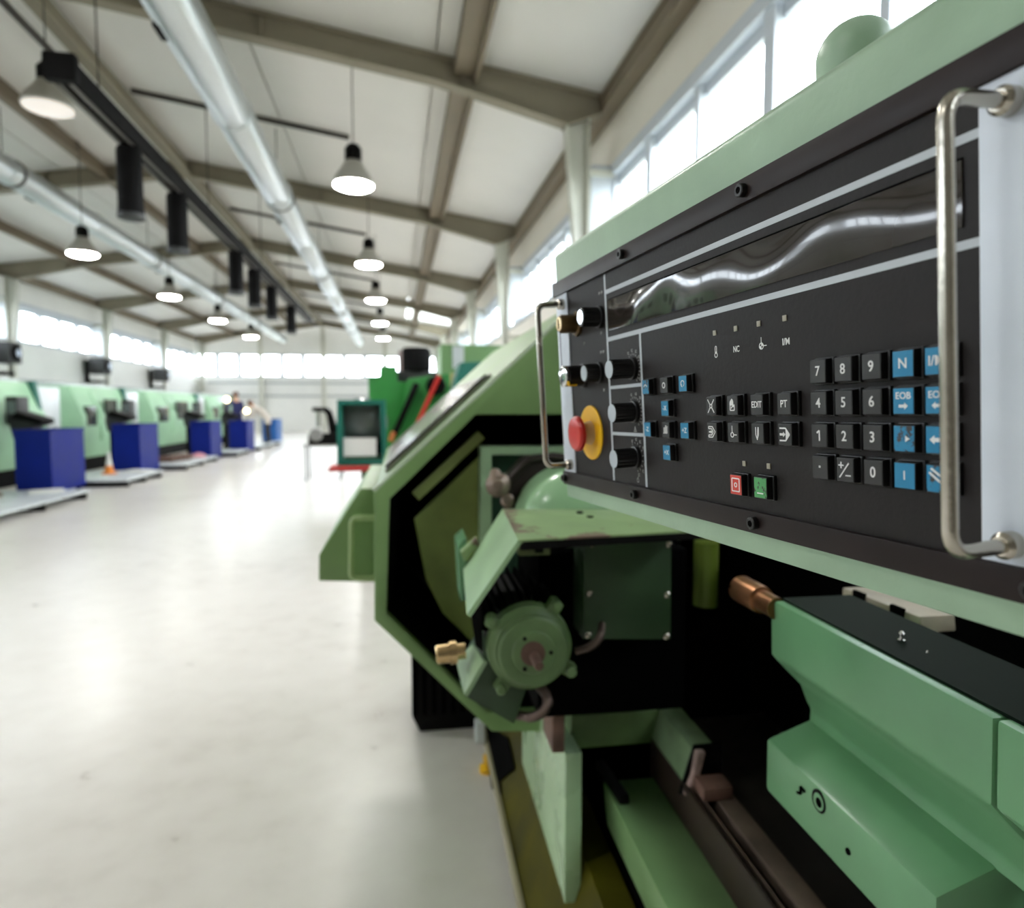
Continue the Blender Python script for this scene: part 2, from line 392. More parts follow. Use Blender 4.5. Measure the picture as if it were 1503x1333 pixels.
# gable posts and rails
for i, x in enumerate((-7.3, XM, -.6)):
    struct('trim_%d' % (i + 1), MB().box((x - .1, Y1 - .24, 0), (x + .1, Y1 - .01, roofz(x) - .1)), COLUMNP, smooth=False)
for i, z in enumerate((2.0, 2.72)):
    struct('trim_%d' % (i + 4), MB().box((XL + .6, Y1 - .1, z - .06), (XR - .6, Y1 - .01, z + .06)), mat('grey_rail', (176, 180, 178), .5), smooth=False)
struct('trim_6', MB().box((XL + .02, Y0, 2.02), (XL + .3, Y1 - .3, 2.14)), mat('grey_rail', (176, 180, 178), .5), smooth=False)
tag(put('conduit_pipe', MB().tube([(XM - .2, -3, RIDGE - .42), (XM - .2, 37.5, RIDGE - .42)], .045, 10).mesh('conduit_pipe'), DARKPIPE), 'long dark conduit pipe running under the ridge of the roof', 'pipe')

# ------------------------------------------------------------------ hung from the roof
def duct(label, X, Z, R_, ya, yb):
    t = thing('ventilation_duct', label, 'duct', (X, ya, Z), 0, 'round ventilation ducts')
    o = Vector((X, ya, Z)); k = 0; y = ya
    while y < yb:
        y2 = min(y + 3, yb)
        part('duct_section', MB().rev((X, y, Z), (X, y2, Z), [(0, R_ * .97), (.02, R_), (y2 - y - .02, R_), (y2 - y, R_ * .97)], 28), DUCT, t, o)
        part('seam_collar', MB().rev((X, y - .03, Z), (X, y + .03, Z), [(0, R_ + .002), (.01, R_ + .012), (.05, R_ + .012), (.06, R_ + .002)], 28), DUCT, t, o)
        if k % 2:
            rod = MB().cyl((X, y, Z + R_), (X, y, roofz(X) - .02), .008, seg=8).rev((X, y + .2, Z), (X, y + .26, Z), [(0, R_ + .014), (.06, R_ + .014)], 24)
            part('hanger', rod, DARKPIPE, t, o)
            part('outlet_damper', MB().box((X - R_ * .8, y + .9, Z - R_ * .86), (X - R_ * .5, y + 1.15, Z - R_ * .6)), BLACK, t, o, .01)
        y = y2; k += 1
    return t
duct('thick round galvanised duct running down the right half of the hall', -1.87, 4.8, .225, -3.5, 36.3)
duct('round galvanised duct running down the hall above the blue boxes', -5.86, 4.95, .205, -3.5, 36.7)
RX, RZ = -2.8, 4.2
t = thing('exhaust_rail', 'long black exhaust rail hung beneath the roof ridge', 'rail', (RX, 6.45, RZ))
o = Vector((RX, 6.45, RZ))
part('rail_body', MB().box((RX - .1, 6.45, RZ - .08), (RX + .1, 22.9, RZ + .1)), BLACK, t, o, .015)
part('rail_lip', MB().box((RX - .06, 6.5, RZ - .1), (RX - .035, 22.85, RZ - .08)).box((RX + .035, 6.5, RZ - .1), (RX + .06, 22.85, RZ - .08)), mat('rail_lip_grey', (120, 116, 110), .4, .6), t, o)
part('end_cap', MB().box((RX - .13, 6.4, RZ - .1), (RX + .13, 6.5, RZ + .13)), BLACK, t, o, .02)
for y in (7.2, 11, 15, 19): part('hanger', MB().cyl((RX, y, RZ + .1), (RX, y, roofz(RX)), .008, seg=8), DARKPIPE, t, o)
wordn = ('first and largest', 'second', 'third', 'fourth', 'fifth', 'sixth and farthest')
for i, y in enumerate((7.9, 9.47, 12.68, 14.24, 16.1, 19.0)):
    t = thing('exhaust_nozzle', '%s black cylindrical nozzle hanging from the black exhaust rail' % wordn[i], 'nozzle', (RX, y, RZ - .1), 0, 'black nozzles under the exhaust rail')
    part('nozzle_body', MB().rev((0, 0, -.01), (0, 0, -.76), [(0, .115), (.03, .125), (.6, .125), (.68, .13), (.74, .13)], 20), BLACK, t)
    part('mouth_ring', MB().rev((0, 0, -.7), (0, 0, -.76), [(0, .128), (.01, .138), (.05, .138), (.06, .12)], 20), DARKGREY, t)
    part('trolley', MB().box((-.06, -.08, -.03), (.06, .08, -.001)), DARKGREY, t)
def lamp(label, X, Y, Z, R_=.24, on=None):
    t = thing('high_bay_lamp', label, 'lamp', (X, Y, Z), 0, 'bell shaped high bay lamps')
    part('shade', MB().rev((0, 0, 0), (0, 0, .4), [(0, R_), (.02, R_ + .008), (.1, R_ * .9), (.22, R_ * .55), (.28, R_ * .42), (.3, R_ * .3)], 24), LAMPSH, t)
    part('diffuser', MB().rev((0, 0, -.03), (0, 0, .02), [(0, R_ * .8), (.02, R_ * .96), (.035, R_ * .97)], 24), on or LAMPON, t)
    part('housing', MB().rev((0, 0, .28), (0, 0, .5), [(0, .085), (.02, .1), (.15, .1), (.2, .06)], 16), BLACK, t)
    part('cord', MB().cyl((0, 0, .47), (0, 0, roofz(X) - Z - .02), .008, seg=6), DARKPIPE, t)
rows = ('nearest', 'second', 'third', 'fourth', 'fifth')
for i, y in enumerate((8.42, 12.9, 17.1, 21.6, 26.2)): lamp('lit bell lamp, %s in the row right of the thick duct' % rows[i], -.48, y, 4.0)
for i, y in enumerate((12.9, 17.4, 21.8, 26.5)): lamp('lit bell lamp, %s in the row over the left machines' % rows[i], -5.38, y, 4.0)
lamp('large pale lamp hanging at the near end of the black rail', -3.8, 8.42, 4.66, .26, emit('unlit_lamp_glow', (236, 228, 222), .45))  # unlit lamp; a faint glow is added to brighten its diffuser
for x_, y_, l_ in ((-.48, 3.9, 'beside the green lathe hood'), (-3.8, 3.9, 'over the near middle of the floor'), (-3.8, -.4, 'over the floor behind the camera')): lamp('added unseen bell lamp overhead ' + l_, x_, y_, 4.0 if x_ > -3 else 4.66)  # out-of-view lamps added to brighten the near floor

# ------------------------------------------------------------------ left row: machines, blue boxes, odds and ends
def wall_heater(label, y):
    t = thing('unit_heater', label, 'heater', (XL + .5, y, 2.5), 0, 'dark unit heaters on the left wall')
    part('heater_body', MB().box((-.25, -.3, 0), (.25, .3, .56)), DARKGREY, t, bevel=.03)
    part('fan_ring', MB().rev((.25, 0, .28), (.31, 0, .28), [(0, .23), (.03, .24), (.06, .2)], 20), BLACK, t)
    part('fan_hub', MB().cyl((.3, 0, .28), (.33, 0, .28), .1, seg=14), mat('heater_grey', (130, 140, 150), .3, .6), t)
    part('bracket', MB().box((-.42, -.2, -.3), (.1, .2, -.22)).box((-.49, -.03, -.3), (-.36, .03, .5)), BLACK, t)
for i, y in enumerate((19.7, 25.4, 31.5)): wall_heater('dark unit heater on the left wall, %s from the camera' % rows[i], y)

def center_machine(label, y0, y1, x1=-6.25, x0=-8.9, h=1.76):
    t = thing('machining_center', label, 'machine', (x1, y0, 0), 0, 'pale green machining centres')
    ln = y1 - y0; D = x0 - x1
    part('plinth', MB().box((D, .05, 0), (-.12, ln - .05, .3)), BLACK, t)
    body = MB().prism([(D, 0, .3), (0, 0, .3), (.08, 0, .75), (.08, 0, 1.15), (-.15, 0, h), (D, 0, h)], (0, ln, 0))
    part('body', body, G_FAR, t, bevel=.02)
    part('door', MB().prism([(.09, ln * .3, .62), (.115, ln * .3, .75), (.115, ln * .3, 1.15), (-.1, ln * .3, h - .1), (-.13, ln * .3, h - .12)], (0, ln * .38, 0)), G_FAR, t)
    part('door_window', MB().bar((.115, ln * .38, 1.25), (.115, ln * .6, 1.25), .05, .5), GLASSD, t)
    part('work_opening', MB().box((.02, ln * .06, .95), (.1, ln * .24, 1.35)), GLASSD, t, bevel=.02)
    part('side_pillar', MB().bar((.1, ln - .08, .4), (-.12, ln - .08, h + .02), .12, .14, up=(1, 0, 0)), TEAL, t)
    c = part('control_box', MB().box((.12, ln * .7, 1.05), (.3, ln * .7 + .36, 1.5)), DARKGREY, t, bevel=.03)
    part('control_screen', MB().box((.16, ln * .7 - .006, 1.22), (.27, ln * .7 + .002, 1.42)), mat('screen_grey', (110, 118, 120), .3), c)
    part('top_rail', MB().box((D + .1, .1, h), (-.3, ln - .1, h + .06)), PALEGUARD, t)
    part('side_guard', MB().box((-1.6, ln, .35), (-.1, ln + .9, 1.7)), PALEGUARD, t, bevel=.02)
    return t
spans = [(8.6, 13.1), (14.5, 17.0), (18.5, 22.8), (23.9, 27.5)]
for i, (a, b) in enumerate(spans):
    center_machine('pale green machining centre behind the %s blue box along the aisle' % ('nearest', 'second', 'third', 'fourth')[i], a, b)
boxes = [(-5.47, -4.99, 10.67, 1.05, .99), (-5.37, -4.88, 13.77, 1.0, 1.0), (-5.08, -4.61, 17.64, 1.05, .98), (-4.83, -4.32, 20.44, .95, .95), (-4.86, -4.36, 25.4, 1.2, .91)]
for i, (xa, xb, y, d, h) in enumerate(boxes):
    t = thing('chip_bin', '%s tall blue sheet metal bin in the row along the aisle' % (('nearest and largest', 'second', 'third', 'fourth', 'fifth and farthest')[i]), 'bin', ((xa + xb) / 2, y + d / 2, 0), 0, 'blue bins beside the machines')
    a, b = (xb - xa) / 2, d / 2
    bm = BLUEBOX2 if i == 4 else BLUEBOX
    part('bin_shell', MB().ring([(-a, -b, .06), (a, -b, .06), (a, b, .06), (-a, b, .06)], [(-a + .02, -b + .02, .06), (a - .02, -b + .02, .06), (a - .02, b - .02, .06), (-a + .02, b - .02, .06)], (0, 0, h - .06)), bm, t, smooth=False)
    part('bin_rim', MB().ring([(-a - .012, -b - .012, h - .03), (a + .012, -b - .012, h - .03), (a + .012, b + .012, h - .03), (-a - .012, b + .012, h - .03)], [(-a + .02, -b + .02, h - .03), (a - .02, -b + .02, h - .03), (a - .02, b - .02, h - .03), (-a + .02, b - .02, h - .03)], (0, 0, .035)), bm, t, smooth=False)
    part('bin_floor', MB().box((-a + .02, -b + .02, .06), (a - .02, b - .02, h * .8)), DARKGREY, t)
    for sx in (-1, 1):
        for sy in (-1, 1): part('castor', MB().cyl((sx * (a - .08) - .02, sy * (b - .08), .03), (sx * (a - .08) + .02, sy * (b - .08), .03), .03, seg=12).box((sx * (a - .08) - .03, sy * (b - .08) - .03, .04), (sx * (a - .08) + .03, sy * (b - .08) + .03, .065)), BLACK, t)
for i, (y, bx) in enumerate(((11.4, 0), (14.5, 1), (18.4, 2), (21.1, 3))):
    xa, xb, yb, d, h = boxes[bx]; sx = xa + 5.47
    t = thing('chip_conveyor', 'dark chip conveyor spout reaching over the %s blue bin' % ('nearest', 'second', 'third', 'fourth')[i], 'conveyor', (-6.2, y, 0), 0, 'dark chip conveyors')
    part('chute', MB().prism([(.42 + sx, -.16, .84), (.5 + sx, -.16, .84), (.7 + sx, -.16, h + .03), (.8 + sx, -.16, h + .05), (.8 + sx, -.16, h + .12), (.6 + sx, -.16, h + .24), (.4 + sx, -.16, h + .2), (.38 + sx, -.16, 1.04)], (0, .34, 0)), DARKGREY, t, bevel=.02)
    part('hood_cap', MB().prism([(.42 + sx, -.2, h + .16), (.5 + sx, -.2, h + .27), (.84 + sx, -.2, h + .15), (.84 + sx, -.2, h + .07)], (0, .42, 0)), BLACK, t, bevel=.015)
    part('stand', MB().box((.44 + sx, -.1, 0), (.52 + sx, .12, .86)), BLACK, t)
trays = [(8.0, 10.5, -5.9, -4.42), (11.85, 13.6, -5.7, -4.42), (14.9, 17.5, -5.5, -4.4), (18.85, 20.3, -5.1, -4.25), (21.6, 25.2, -5.0, -4.2)]
for i, (a, b, xa, xb) in enumerate(trays):
    t = thing('drip_platform', 'low grey floor platform %s' % ('in front of the nearest blue bin', 'between the first two blue bins', 'between the second and third blue bins', 'between the third and fourth blue bins', 'before the farthest blue bin')[i], 'platform', ((xa + xb) / 2, (a + b) / 2, 0), 0, 'low floor platforms along the machines')
    hx, hy = (xb - xa) / 2, (b - a) / 2
    part('deck', MB().box((-hx, -hy, .09), (hx, hy, .13)), PALEGUARD, t, bevel=.006)
    for k in range(3):
        yy = -hy + .06 + (2 * hy - .2) * k / 2
        part('runner', MB().box((-hx + .02, yy, 0), (hx - .02, yy + .09, .09)), BLACK, t)
tag(put('crumpled_rags', MB().rev((0, 0, 0), (0, 0, .1), [(0, .16), (.03, .17), (.07, .12), (.1, .03)], 9).mesh('crumpled_rags', bevel=.01), PINK, loc=(-4.75, 17.1, .13)), 'pink crumpled cloth lying on the platform by the third bin', 'cloth')
t = thing('traffic_cone', 'small orange and white cone standing between the first two blue bins', 'cone', (-5.1, 12.9, .13))
part('cone_base', MB().box((-.1, -.1, 0), (.1, .1, .025)), ORANGE, t, bevel=.006)
part('cone_body', MB().rev((0, 0, .02), (0, 0, .3), [(0, .085), (.13, .055)], 16), ORANGE, t)
part('cone_tip', MB().rev((0, 0, .15), (0, 0, .4), [(0, .054), (.12, .035), (.24, .022)], 16), WHITE, t)
def paper(label, x, y, z, sx, sy, rz, h=.03):
    o = put('paper_stack', MB().box((-sx, -sy, 0), (sx, sy, h)).mesh('paper_stack', bevel=.005), WHITE, loc=(x, y, z), rz=rz); tag(o, label, 'paper')
paper('white paper sheets lying before the nearest blue bin', -4.85, 10.2, .131, .2, .16, .4)
paper('white paper sheets lying before the second blue bin', -4.75, 13.3, .131, .2, .14, -.3)
t = thing('metal_scrap', 'dark brown metal castings piled low by the third blue bin', 'scrap', (-4.95, 16.0, .13))
for k in range(5):
    part('casting', MB().box((-.22 + .05 * k, -.5 + .2 * k, .0 + .0 * k), (.12 + .03 * k, -.34 + .2 * k, .13)), RUSTY, t, bevel=.02)
t = thing('scrap_bars', 'dark steel bars lying on the platform nearest the camera', 'bars', (-5.35, 9.3, .13))
for k in range(4): part('bar', MB().bar((-.35 + .1 * k, -.5, .03 + .01 * k), (-.2 + .12 * k, .45, .03), .06, .05), DSTEEL, t)

# ------------------------------------------------------------------ people far down the row
def person(label, loc, rz, joints, cloth, hair, legm):
    t = thing('person', label, 'person', loc, rz)
    pts = joints['p']
    names = list(pts); me = bpy.data.meshes.new('body')
    me.from_pydata([pts[k][0] for k in names], [(names.index(a), names.index(b)) for a, b in joints['e']], [])
    me.materials.append(cloth); me.materials.append(SKIN); me.materials.append(legm)
    o = bpy.data.objects.new('body', me); col.objects.link(o)
    m = o.modifiers.new('s', 'SKIN'); 
    for i, k in enumerate(names):
        sv = me.skin_vertices[0].data[i]; r = pts[k][1]; sv.radius = r if isinstance(r, tuple) else (r, r); sv.use_root = (k == 'hip')
    ss = o.modifiers.new('u', 'SUBSURF'); ss.levels = 2
    dg = bpy.context.evaluated_depsgraph_get(); nm = bpy.data.meshes.new_from_object(o.evaluated_get(dg))
    bpy.data.objects.remove(o)
    hd = Vector(pts['head'][0])
    for p in nm.polygons:
        c = p.center; p.use_smooth = True
        near = min(names, key=lambda k: (Vector(pts[k][0]) - c).length)
        p.material_index = 1 if near in ('head', 'crown', 'neck', 'handL', 'handR') else (2 if near in ('kneeL', 'kneeR', 'footL', 'footR', 'toeL', 'toeR') else 0)
    b = bpy.data.objects.new('body', nm); col.objects.link(b); b.parent = t
    cr = Vector(pts['crown'][0]); fd = Vector(joints['face'])
    ax = (cr - hd).normalized()
    part('hair', MB().rev(hd + ax * .0 - fd * .025, cr + ax * .05 - fd * .025, [(0, .085), (.04, .1), (.1, .09), (.14, .05)], 14), hair, t)
    sd = ax.cross(fd).normalized()
    part('face', MB().bar(hd + fd * .07 + ax * .02, hd + fd * .115 - ax * .01, .025, .03).rev(hd + fd * .088 + sd * .035 + ax * .03, hd + fd * .1 + sd * .035 + ax * .03, [(0, .014), (.012, .008)], 8).rev(hd + fd * .088 - sd * .035 + ax * .03, hd + fd * .1 - sd * .035 + ax * .03, [(0, .014), (.012, .008)], 8).bar(hd + fd * .08 - ax * .05 - sd * .025, hd + fd * .08 - ax * .05 + sd * .025, .012, .012), SKIN, t)
    for k in ('handL', 'handR'):
        h = Vector(pts[k][0]); d = Vector(joints['hd'])
        for q in range(4): part('finger', MB().tube([h + sd * (.012 * (q - 1.5)), h + sd * (.014 * (q - 1.5)) + d * .05, h + sd * (.014 * (q - 1.5)) + d * (.085 - .006 * abs(q - 1.4)) + Vector((0, 0, -.02))], .008, 6), SKIN, t)
        part('thumb', MB().tube([h + sd * .03, h + sd * .05 + d * .03, h + sd * .045 + d * .06], .009, 6), SKIN, t)
    return t
def stand(lean, arm):
    y = lean
    P = {'hip': ((0, 0, .92), .13), 'waist': ((0, y * .3, 1.08), (.14, .11)), 'chest': ((0, y * .8, 1.3), (.17, .12)), 'neck': ((0, y, 1.46), .055), 'head': ((0, y + .03, 1.58), (.085, .1)), 'crown': ((0, y + .03, 1.68), .07),
         'shL': ((-.19, y * .9, 1.4), .06), 'elL': ((-.25, y + .08, 1.14), .045), 'handL': ((-.18, y + arm, 1.05), .035),
         'shR': ((.19, y * .9, 1.4), .06), 'elR': ((.25, y + .08, 1.14), .045), 'handR': ((.18, y + arm, 1.05), .035),
         'thL': ((-.1, 0, .84), .09), 'kneeL': ((-.11, .02, .47), .06), 'footL': ((-.11, -.02, .07), .045), 'toeL': ((-.12, .13, .035), .034),
         'thR': ((.1, 0, .84), .09), 'kneeR': ((.11, .02, .47), .06), 'footR': ((.11, -.02, .07), .045), 'toeR': ((.12, .13, .035), .034)}
    E_ = [('hip', 'waist'), ('waist', 'chest'), ('chest', 'neck'), ('neck', 'head'), ('head', 'crown'), ('chest', 'shL'), ('shL', 'elL'), ('elL', 'handL'), ('chest', 'shR'), ('shR', 'elR'), ('elR', 'handR'),
          ('hip', 'thL'), ('thL', 'kneeL'), ('kneeL', 'footL'), ('footL', 'toeL'), ('hip', 'thR'), ('thR', 'kneeR'), ('kneeR', 'footR'), ('footR', 'toeR')]
    return {'p': P, 'e': E_, 'face': (0, 1, 0), 'hd': (0, 1, 0)}
def stoop():
    j = stand(.1, .42); P = j['p']
    P.update({'waist': ((0, .14, 1.04), (.14, .11)), 'chest': ((0, .34, 1.15), (.17, .12)), 'neck': ((0, .47, 1.24), .055), 'head': ((0, .56, 1.31), (.085, .1)), 'crown': ((0, .6, 1.4), .07),
              'shL': ((-.19, .4, 1.2), .06), 'elL': ((-.24, .44, .98), .045), 'handL': ((-.16, .64, .93), .035), 'shR': ((.19, .4, 1.2), .06), 'elR': ((.24, .44, .98), .045), 'handR': ((.16, .64, .93), .035)})
    j['face'] = (0, .88, -.47)
    return j
person('person in navy work clothes standing behind the fourth blue bin', (-5.08, 22.6, .131), .6, stand(.06, .36), NAVY, HAIR, TROUSER)
person('person in a pale shirt stooping beside the one in navy', (-4.28, 23.4, .131), 1.45, stoop(), SHIRT, HAIR, TROUSER)
def worklight(label, x, y, z, m):
    t = thing('work_light', label, 'lamp', (x, y, 0))
    part('post', MB().cyl((0, 0, 0), (0, 0, z - .08), .02, seg=8), DARKGREY, t)
    part('foot', MB().cyl((0, 0, 0), (0, 0, .03), .2, seg=16), DARKGREY, t)
    part('shade', MB().rev((0, .1, z), (0, -.1, z), [(0, .04), (.12, .1), (.18, .105)], 16), LAMPSH, t)
    part('bulb', MB().rev((0, -.07, z), (0, -.12, z), [(0, .09), (.03, .08), (.045, .03)], 16), m, t)
worklight('round warm lit work light beside the navy clad person', -5.5, 23.2, 1.6, WARMON)
worklight('round white lit work light above the stooping person', -5.4, 25.6, 1.22, WARMON)

# ------------------------------------------------------------------ behind the lathe: press, terminal, milling machine
p0 = W(476, 652, 12.6)
t = thing('work_table', 'light steel table with thin legs under the black press', 'table', (p0.x, 12.6, 0))
part('tabletop', MB().box((-.34, -.3, p0.z - .03), (.34, .3, p0.z)), mat('table_grey', (150, 146, 140), .5), t)
for sx in (-1, 1):
    for sy in (-1, 1): part('leg', MB().box((sx * .3 - .015, sy * .26 - .015, 0), (sx * .3 + .015, sy * .26 + .015, p0.z - .03)), mat('table_leg_grey', (130, 132, 134), .5), t)
t = thing('bench_press', 'black bench press with a cranked arm on the steel table', 'press', (p0.x, 12.6, p0.z))
part('press_base', MB().box((-.26, -.22, 0), (.26, .22, .2)), BLACK, t, bevel=.03)
part('wheel', MB().rev((-.12, -.26, .18), (-.12, -.2, .18), [(0, .1), (.02, .12), (.06, .12)], 18), mat('wheel_grey', (150, 150, 148), .4, .4), t)
part('column', MB().prism([(.1, -.08, .2), (.28, -.08, .2), (.14, -.08, .62), (.02, -.08, .68), (.0, -.08, .6), (.05, -.08, .55)], (0, .16, 0)), BLACK, t, bevel=.02)
part('arm', MB().box((-.2, -.07, .6), (.08, .09, .68)), BLACK, t, bevel=.02)
part('ram', MB().cyl((-.1, 0, .32), (-.1, 0, .6), .035, seg=12), CHROME, t)

YT = 5.0
a = W(493, 587, YT); b = W(567, 682, YT)
cx = (a.x + b.x) / 2; wd = (b.x - a.x) / 2
t = thing('control_terminal', 'teal monitor housing with a dark screen on a green post', 'monitor', (cx, YT, 0))
zt, zb = a.z, b.z
part('housing', MB().ring([(-wd, 0, zb), (wd, 0, zb), (wd * .98, 0, zt), (-wd * .96, 0, zt)], [(-wd + .045, 0, zb + .04), (wd - .03, 0, zb + .04), (wd - .04, 0, zt - .035), (-wd + .04, 0, zt - .035)], (0, .4, 0)), TEAL, t, smooth=False)
part('back_cover', MB().box((-wd + .02, .3, zb + .02), (wd - .03, .38, zt - .02)), BLACK, t)
part('screen', MB().rev((0, .26, zt - .17), (0, .16, zt - .17), [(0, .19), (.05, .17), (.085, .1), (.09, .01)], 24), mat('dark_screen', (120, 128, 128), .14, coat=.4), t)
part('inner_shelf', MB().box((-wd + .05, .03, zb + .04), (wd - .04, .3, zb + .06)), G_DARK, t)
part('shelf', MB().box((-wd - .05, -.14, zb - .035), (wd - .03, .2, zb - .005)), mat('red_shelf_paint', (176, 44, 40), .5), t, bevel=.006)
part('post', MB().box((-.01, .1, .05), (.07, .18, zb - .03)), G_DARK, t)
part('foot', MB().box((-.04, .02, 0), (.1, .3, .05)), G_DARK, t, bevel=.01)
o = put('paper_sheet', MB().bar((0, 0, 0), (0, .035, .135), .25, .004, up=(0, -1, .2)).mesh('paper_sheet', smooth=False), WHITE, loc=(cx - .02, YT + .06, zb + .062)); tag(o, 'white paper sheet propped inside the teal monitor housing', 'paper')

YM = 6.6
def M_(px, py, dy=0): return W(px, py, YM + dy)
base = M_(600, 640); bo = Vector((base.x, YM + .4, 0))
t = thing('milling_machine', 'bright green milling machine with a red lever behind the lathe', 'machine', bo)
def poly(mb, px, dy, th): mb.prism([M_(x, y, dy) for x, y in px], (0, th, 0)); return mb
part('column', poly(MB(), [(540, 552), (557, 552), (557, 537), (583, 537), (583, 560), (606, 562), (606, 720), (545, 720)], 0, .9), G_BRIGHT, t, bo, .012)
part('knee', poly(MB(), [(598, 556), (660, 548), (668, 720), (575, 720), (580, 680)], -.12, .6), G_BRIGHT, t, bo, .012)
z_ = M_(600, 720).z
part('base', MB().box((M_(545, 700).x, YM, 0), (M_(668, 700).x, YM + .9, z_ + .01)), G_BRIGHT, t, bo, .015)
part('slide_bar', MB().bar(M_(612, 563, -.2), M_(578, 640, -.2), .06, .06), BLACK, t, bo, .01)
part('bar_tip', MB().bar(M_(578, 634, -.22), M_(573, 648, -.22), .05, .05), mat('orange_tip', (196, 110, 60), .5), t, bo, .01)
part('head', poly(MB(), [(578, 545), (640, 545), (645, 560), (580, 562)], .2, .3), DARKGREY, t, bo, .01)
mp = M_(611, 545, .3)
part('drive_motor', MB().rev((mp.x, mp.y, mp.z), (mp.x, mp.y, mp.z + .24), [(0, .13), (.01, .15), (.2, .15), (.235, .13)], 24), BLACK, t, bo)
part('motor_strut', MB().box((M_(585, 540, .25).x, YM + .25, M_(585, 548, .25).z), (M_(592, 540, .25).x, YM + .3, M_(585, 514, .25).z)), mat('pinkish_grey', (170, 150, 150), .5), t, bo)
part('lever', MB().tube([M_(645, 552, -.3), M_(613, 622, -.3)], .022, 10), RED, t, bo)
part('lever_hub', MB().rev(M_(640, 566, -.28), M_(640, 566, -.1), [(0, .09), (.05, .1), (.17, .1)], 8), BLACK, t, bo)
YB2 = 7.6
b1 = W(690, 600, YB2)
t = thing('electrical_cabinet', 'tall sage green cabinet with pale plates behind the lathe hood', 'cabinet', (b1.x, YB2, 0))
xa, xb = W(648, 600, YB2).x - b1.x, W(702, 600, YB2).x - b1.x; zt = W(690, 506, YB2).z
part('cabinet_body', MB().box((xa, 0, .1), (xb + .3, .6, zt)), mat('sage_cabinet', (110, 150, 96), .5), t, bevel=.01)
part('plinth', MB().box((xa + .02, .02, 0), (xb + .28, .58, .1)), BLACK, t)
part('name_plate', MB().box((xa + .13, -.008, zt - .27), (xa + .26, 0, zt - .02)), PALEGUARD, t)
part('switch_plate', MB().box((xa + .1, -.02, zt - .5), (xa + .24, 0, zt - .33)), mat('cream_plate', (190, 180, 120), .5), t)
t2 = thing('teal_cabinet', 'dark teal cabinet leaning above the lathe hood', 'cabinet', (W(690, 560, 5.6).x, 5.6, 0))
q = [W(x, y, 5.6) - Vector((t2.location.x, 5.6, 0)) for x, y in ((655, 610), (676, 532), (720, 530), (740, 610))]
part('cabinet_body', MB().prism([Vector((q[0].x, 0, .08)), q[0], q[1], q[2], q[3], Vector((q[3].x, 0, .08))], (0, .4, 0)), TEAL, t2, bevel=.008)
part('plinth', MB().box((q[0].x + .02, .02, 0), (q[3].x - .02, .38, .08)), BLACK, t2)

# ------------------------------------------------------------------ the lathe
LB = Vector((.55, 1.5, 0))
c_, s_ = math.cos(LYAW), math.sin(LYAW)
lathe = thing('cnc_lathe', 'large green lathe with octagonal hood filling the right of the hall', 'lathe', (LB.x * c_ + LB.y * s_, -LB.x * s_ + LB.y * c_, 0), -LYAW)
def lp(name, mb, m, parent=None, bevel=0, **k):
    return part(name, mb, m, lathe if parent is None else parent, LB, bevel, **k)
YH, YH2 = 1.55, 3.2
sh = lambda v, y: Vector((v.x - (25 / 970) * (y - YH), y, v.z))
OUT = [L(x, y, YH) for x, y in ((549.5, 724), (549.5, 911), (722, 1074), (1150, 1074), (1150, 430), (868, 430))]
INN = [L(x, y, YH) for x, y in ((571.5, 733), (567, 901), (714, 1046), (1128, 1046), (1128, 608.4), (698.6, 608.4))]
lp('hood_front', MB().ring(OUT, INN, (0, .03, 0)), G_HOOD, bevel=.003)
hs = MB(); A = [sh(v, YH + .03) for v in OUT]; B = [sh(v, YH2) for v in OUT]
hs.loft(A, B, caps=False)
cen = sum(OUT, Vector()) / 6
inn2 = [v + (Vector((cen.x, v.y, cen.z)) - v) * .02 for v in A]; inn3 = [v + (Vector((cen.x, v.y, cen.z)) - v) * .02 for v in B]
hs.loft(inn2, inn3, caps=False); hs.add(B, [(0, 1, 2, 3, 4, 5)])
hood = lp('hood_shell', hs, G_HOOD, smooth=False)
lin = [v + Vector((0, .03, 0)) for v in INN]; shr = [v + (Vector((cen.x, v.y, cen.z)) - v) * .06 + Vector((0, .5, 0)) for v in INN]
lp('hood_lining', MB().loft(lin, shr, caps=False), PITCH, smooth=False)  # near-black colour stands in for the shade inside the hood
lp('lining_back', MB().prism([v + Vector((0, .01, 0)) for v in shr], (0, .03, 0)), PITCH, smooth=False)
yb_ = 1.8
lp('splash_panel', MB().prism([L(x, y, yb_) for x, y in ((608, 762), (712, 662), (930, 662), (930, 940), (690, 940), (650, 900), (625, 850))], (0, .02, 0)), mat('olive_green_inside', (190, 214, 116), .5, var=.12, scale=6, wear=(4, .66), wearc=(92, 66, 40)), smooth=False)
lp('inner_ledge', MB().bar(L(610, 728, 1.74), L(706, 638, 1.74), .03, .026), mat('ledge_olive', (160, 176, 100), .5))
# window on the slanted face of the hood
sA, sF = OUT[0], OUT[5]
def slant(s, tt, up=0):
    y = YH + .03 + (YH2 - YH) * tt; p = sA.lerp(sF, s); p = sh(p, y)
    nrm = Vector((-(sF.z - sA.z), 0, sF.x - sA.x)).normalized()
    return p + nrm * up
wf = lp('hood_window', MB().ring([slant(.05, .12, .002), slant(.6, .12, .002), slant(.6, .8, .002), slant(.05, .8, .002)], [slant(.08, .17, .002), slant(.57, .17, .002), slant(.57, .75, .002), slant(.08, .75, .002)], slant(0, 0, .008) - slant(0, 0)), mat('window_rim_grey', (120, 122, 108), .4), smooth=False)
lp('pane', MB().prism([slant(.08, .17, .004), slant(.57, .17, .004), slant(.57, .75, .004), slant(.08, .75, .004)], slant(0, 0, .004) - slant(0, 0)), mat('beige_reflection_pane', (186, 178, 168), .2, var=.15, scale=5, coat=.3), wf, smooth=False)  # grey-beige reflection is put into the base colour of the pane
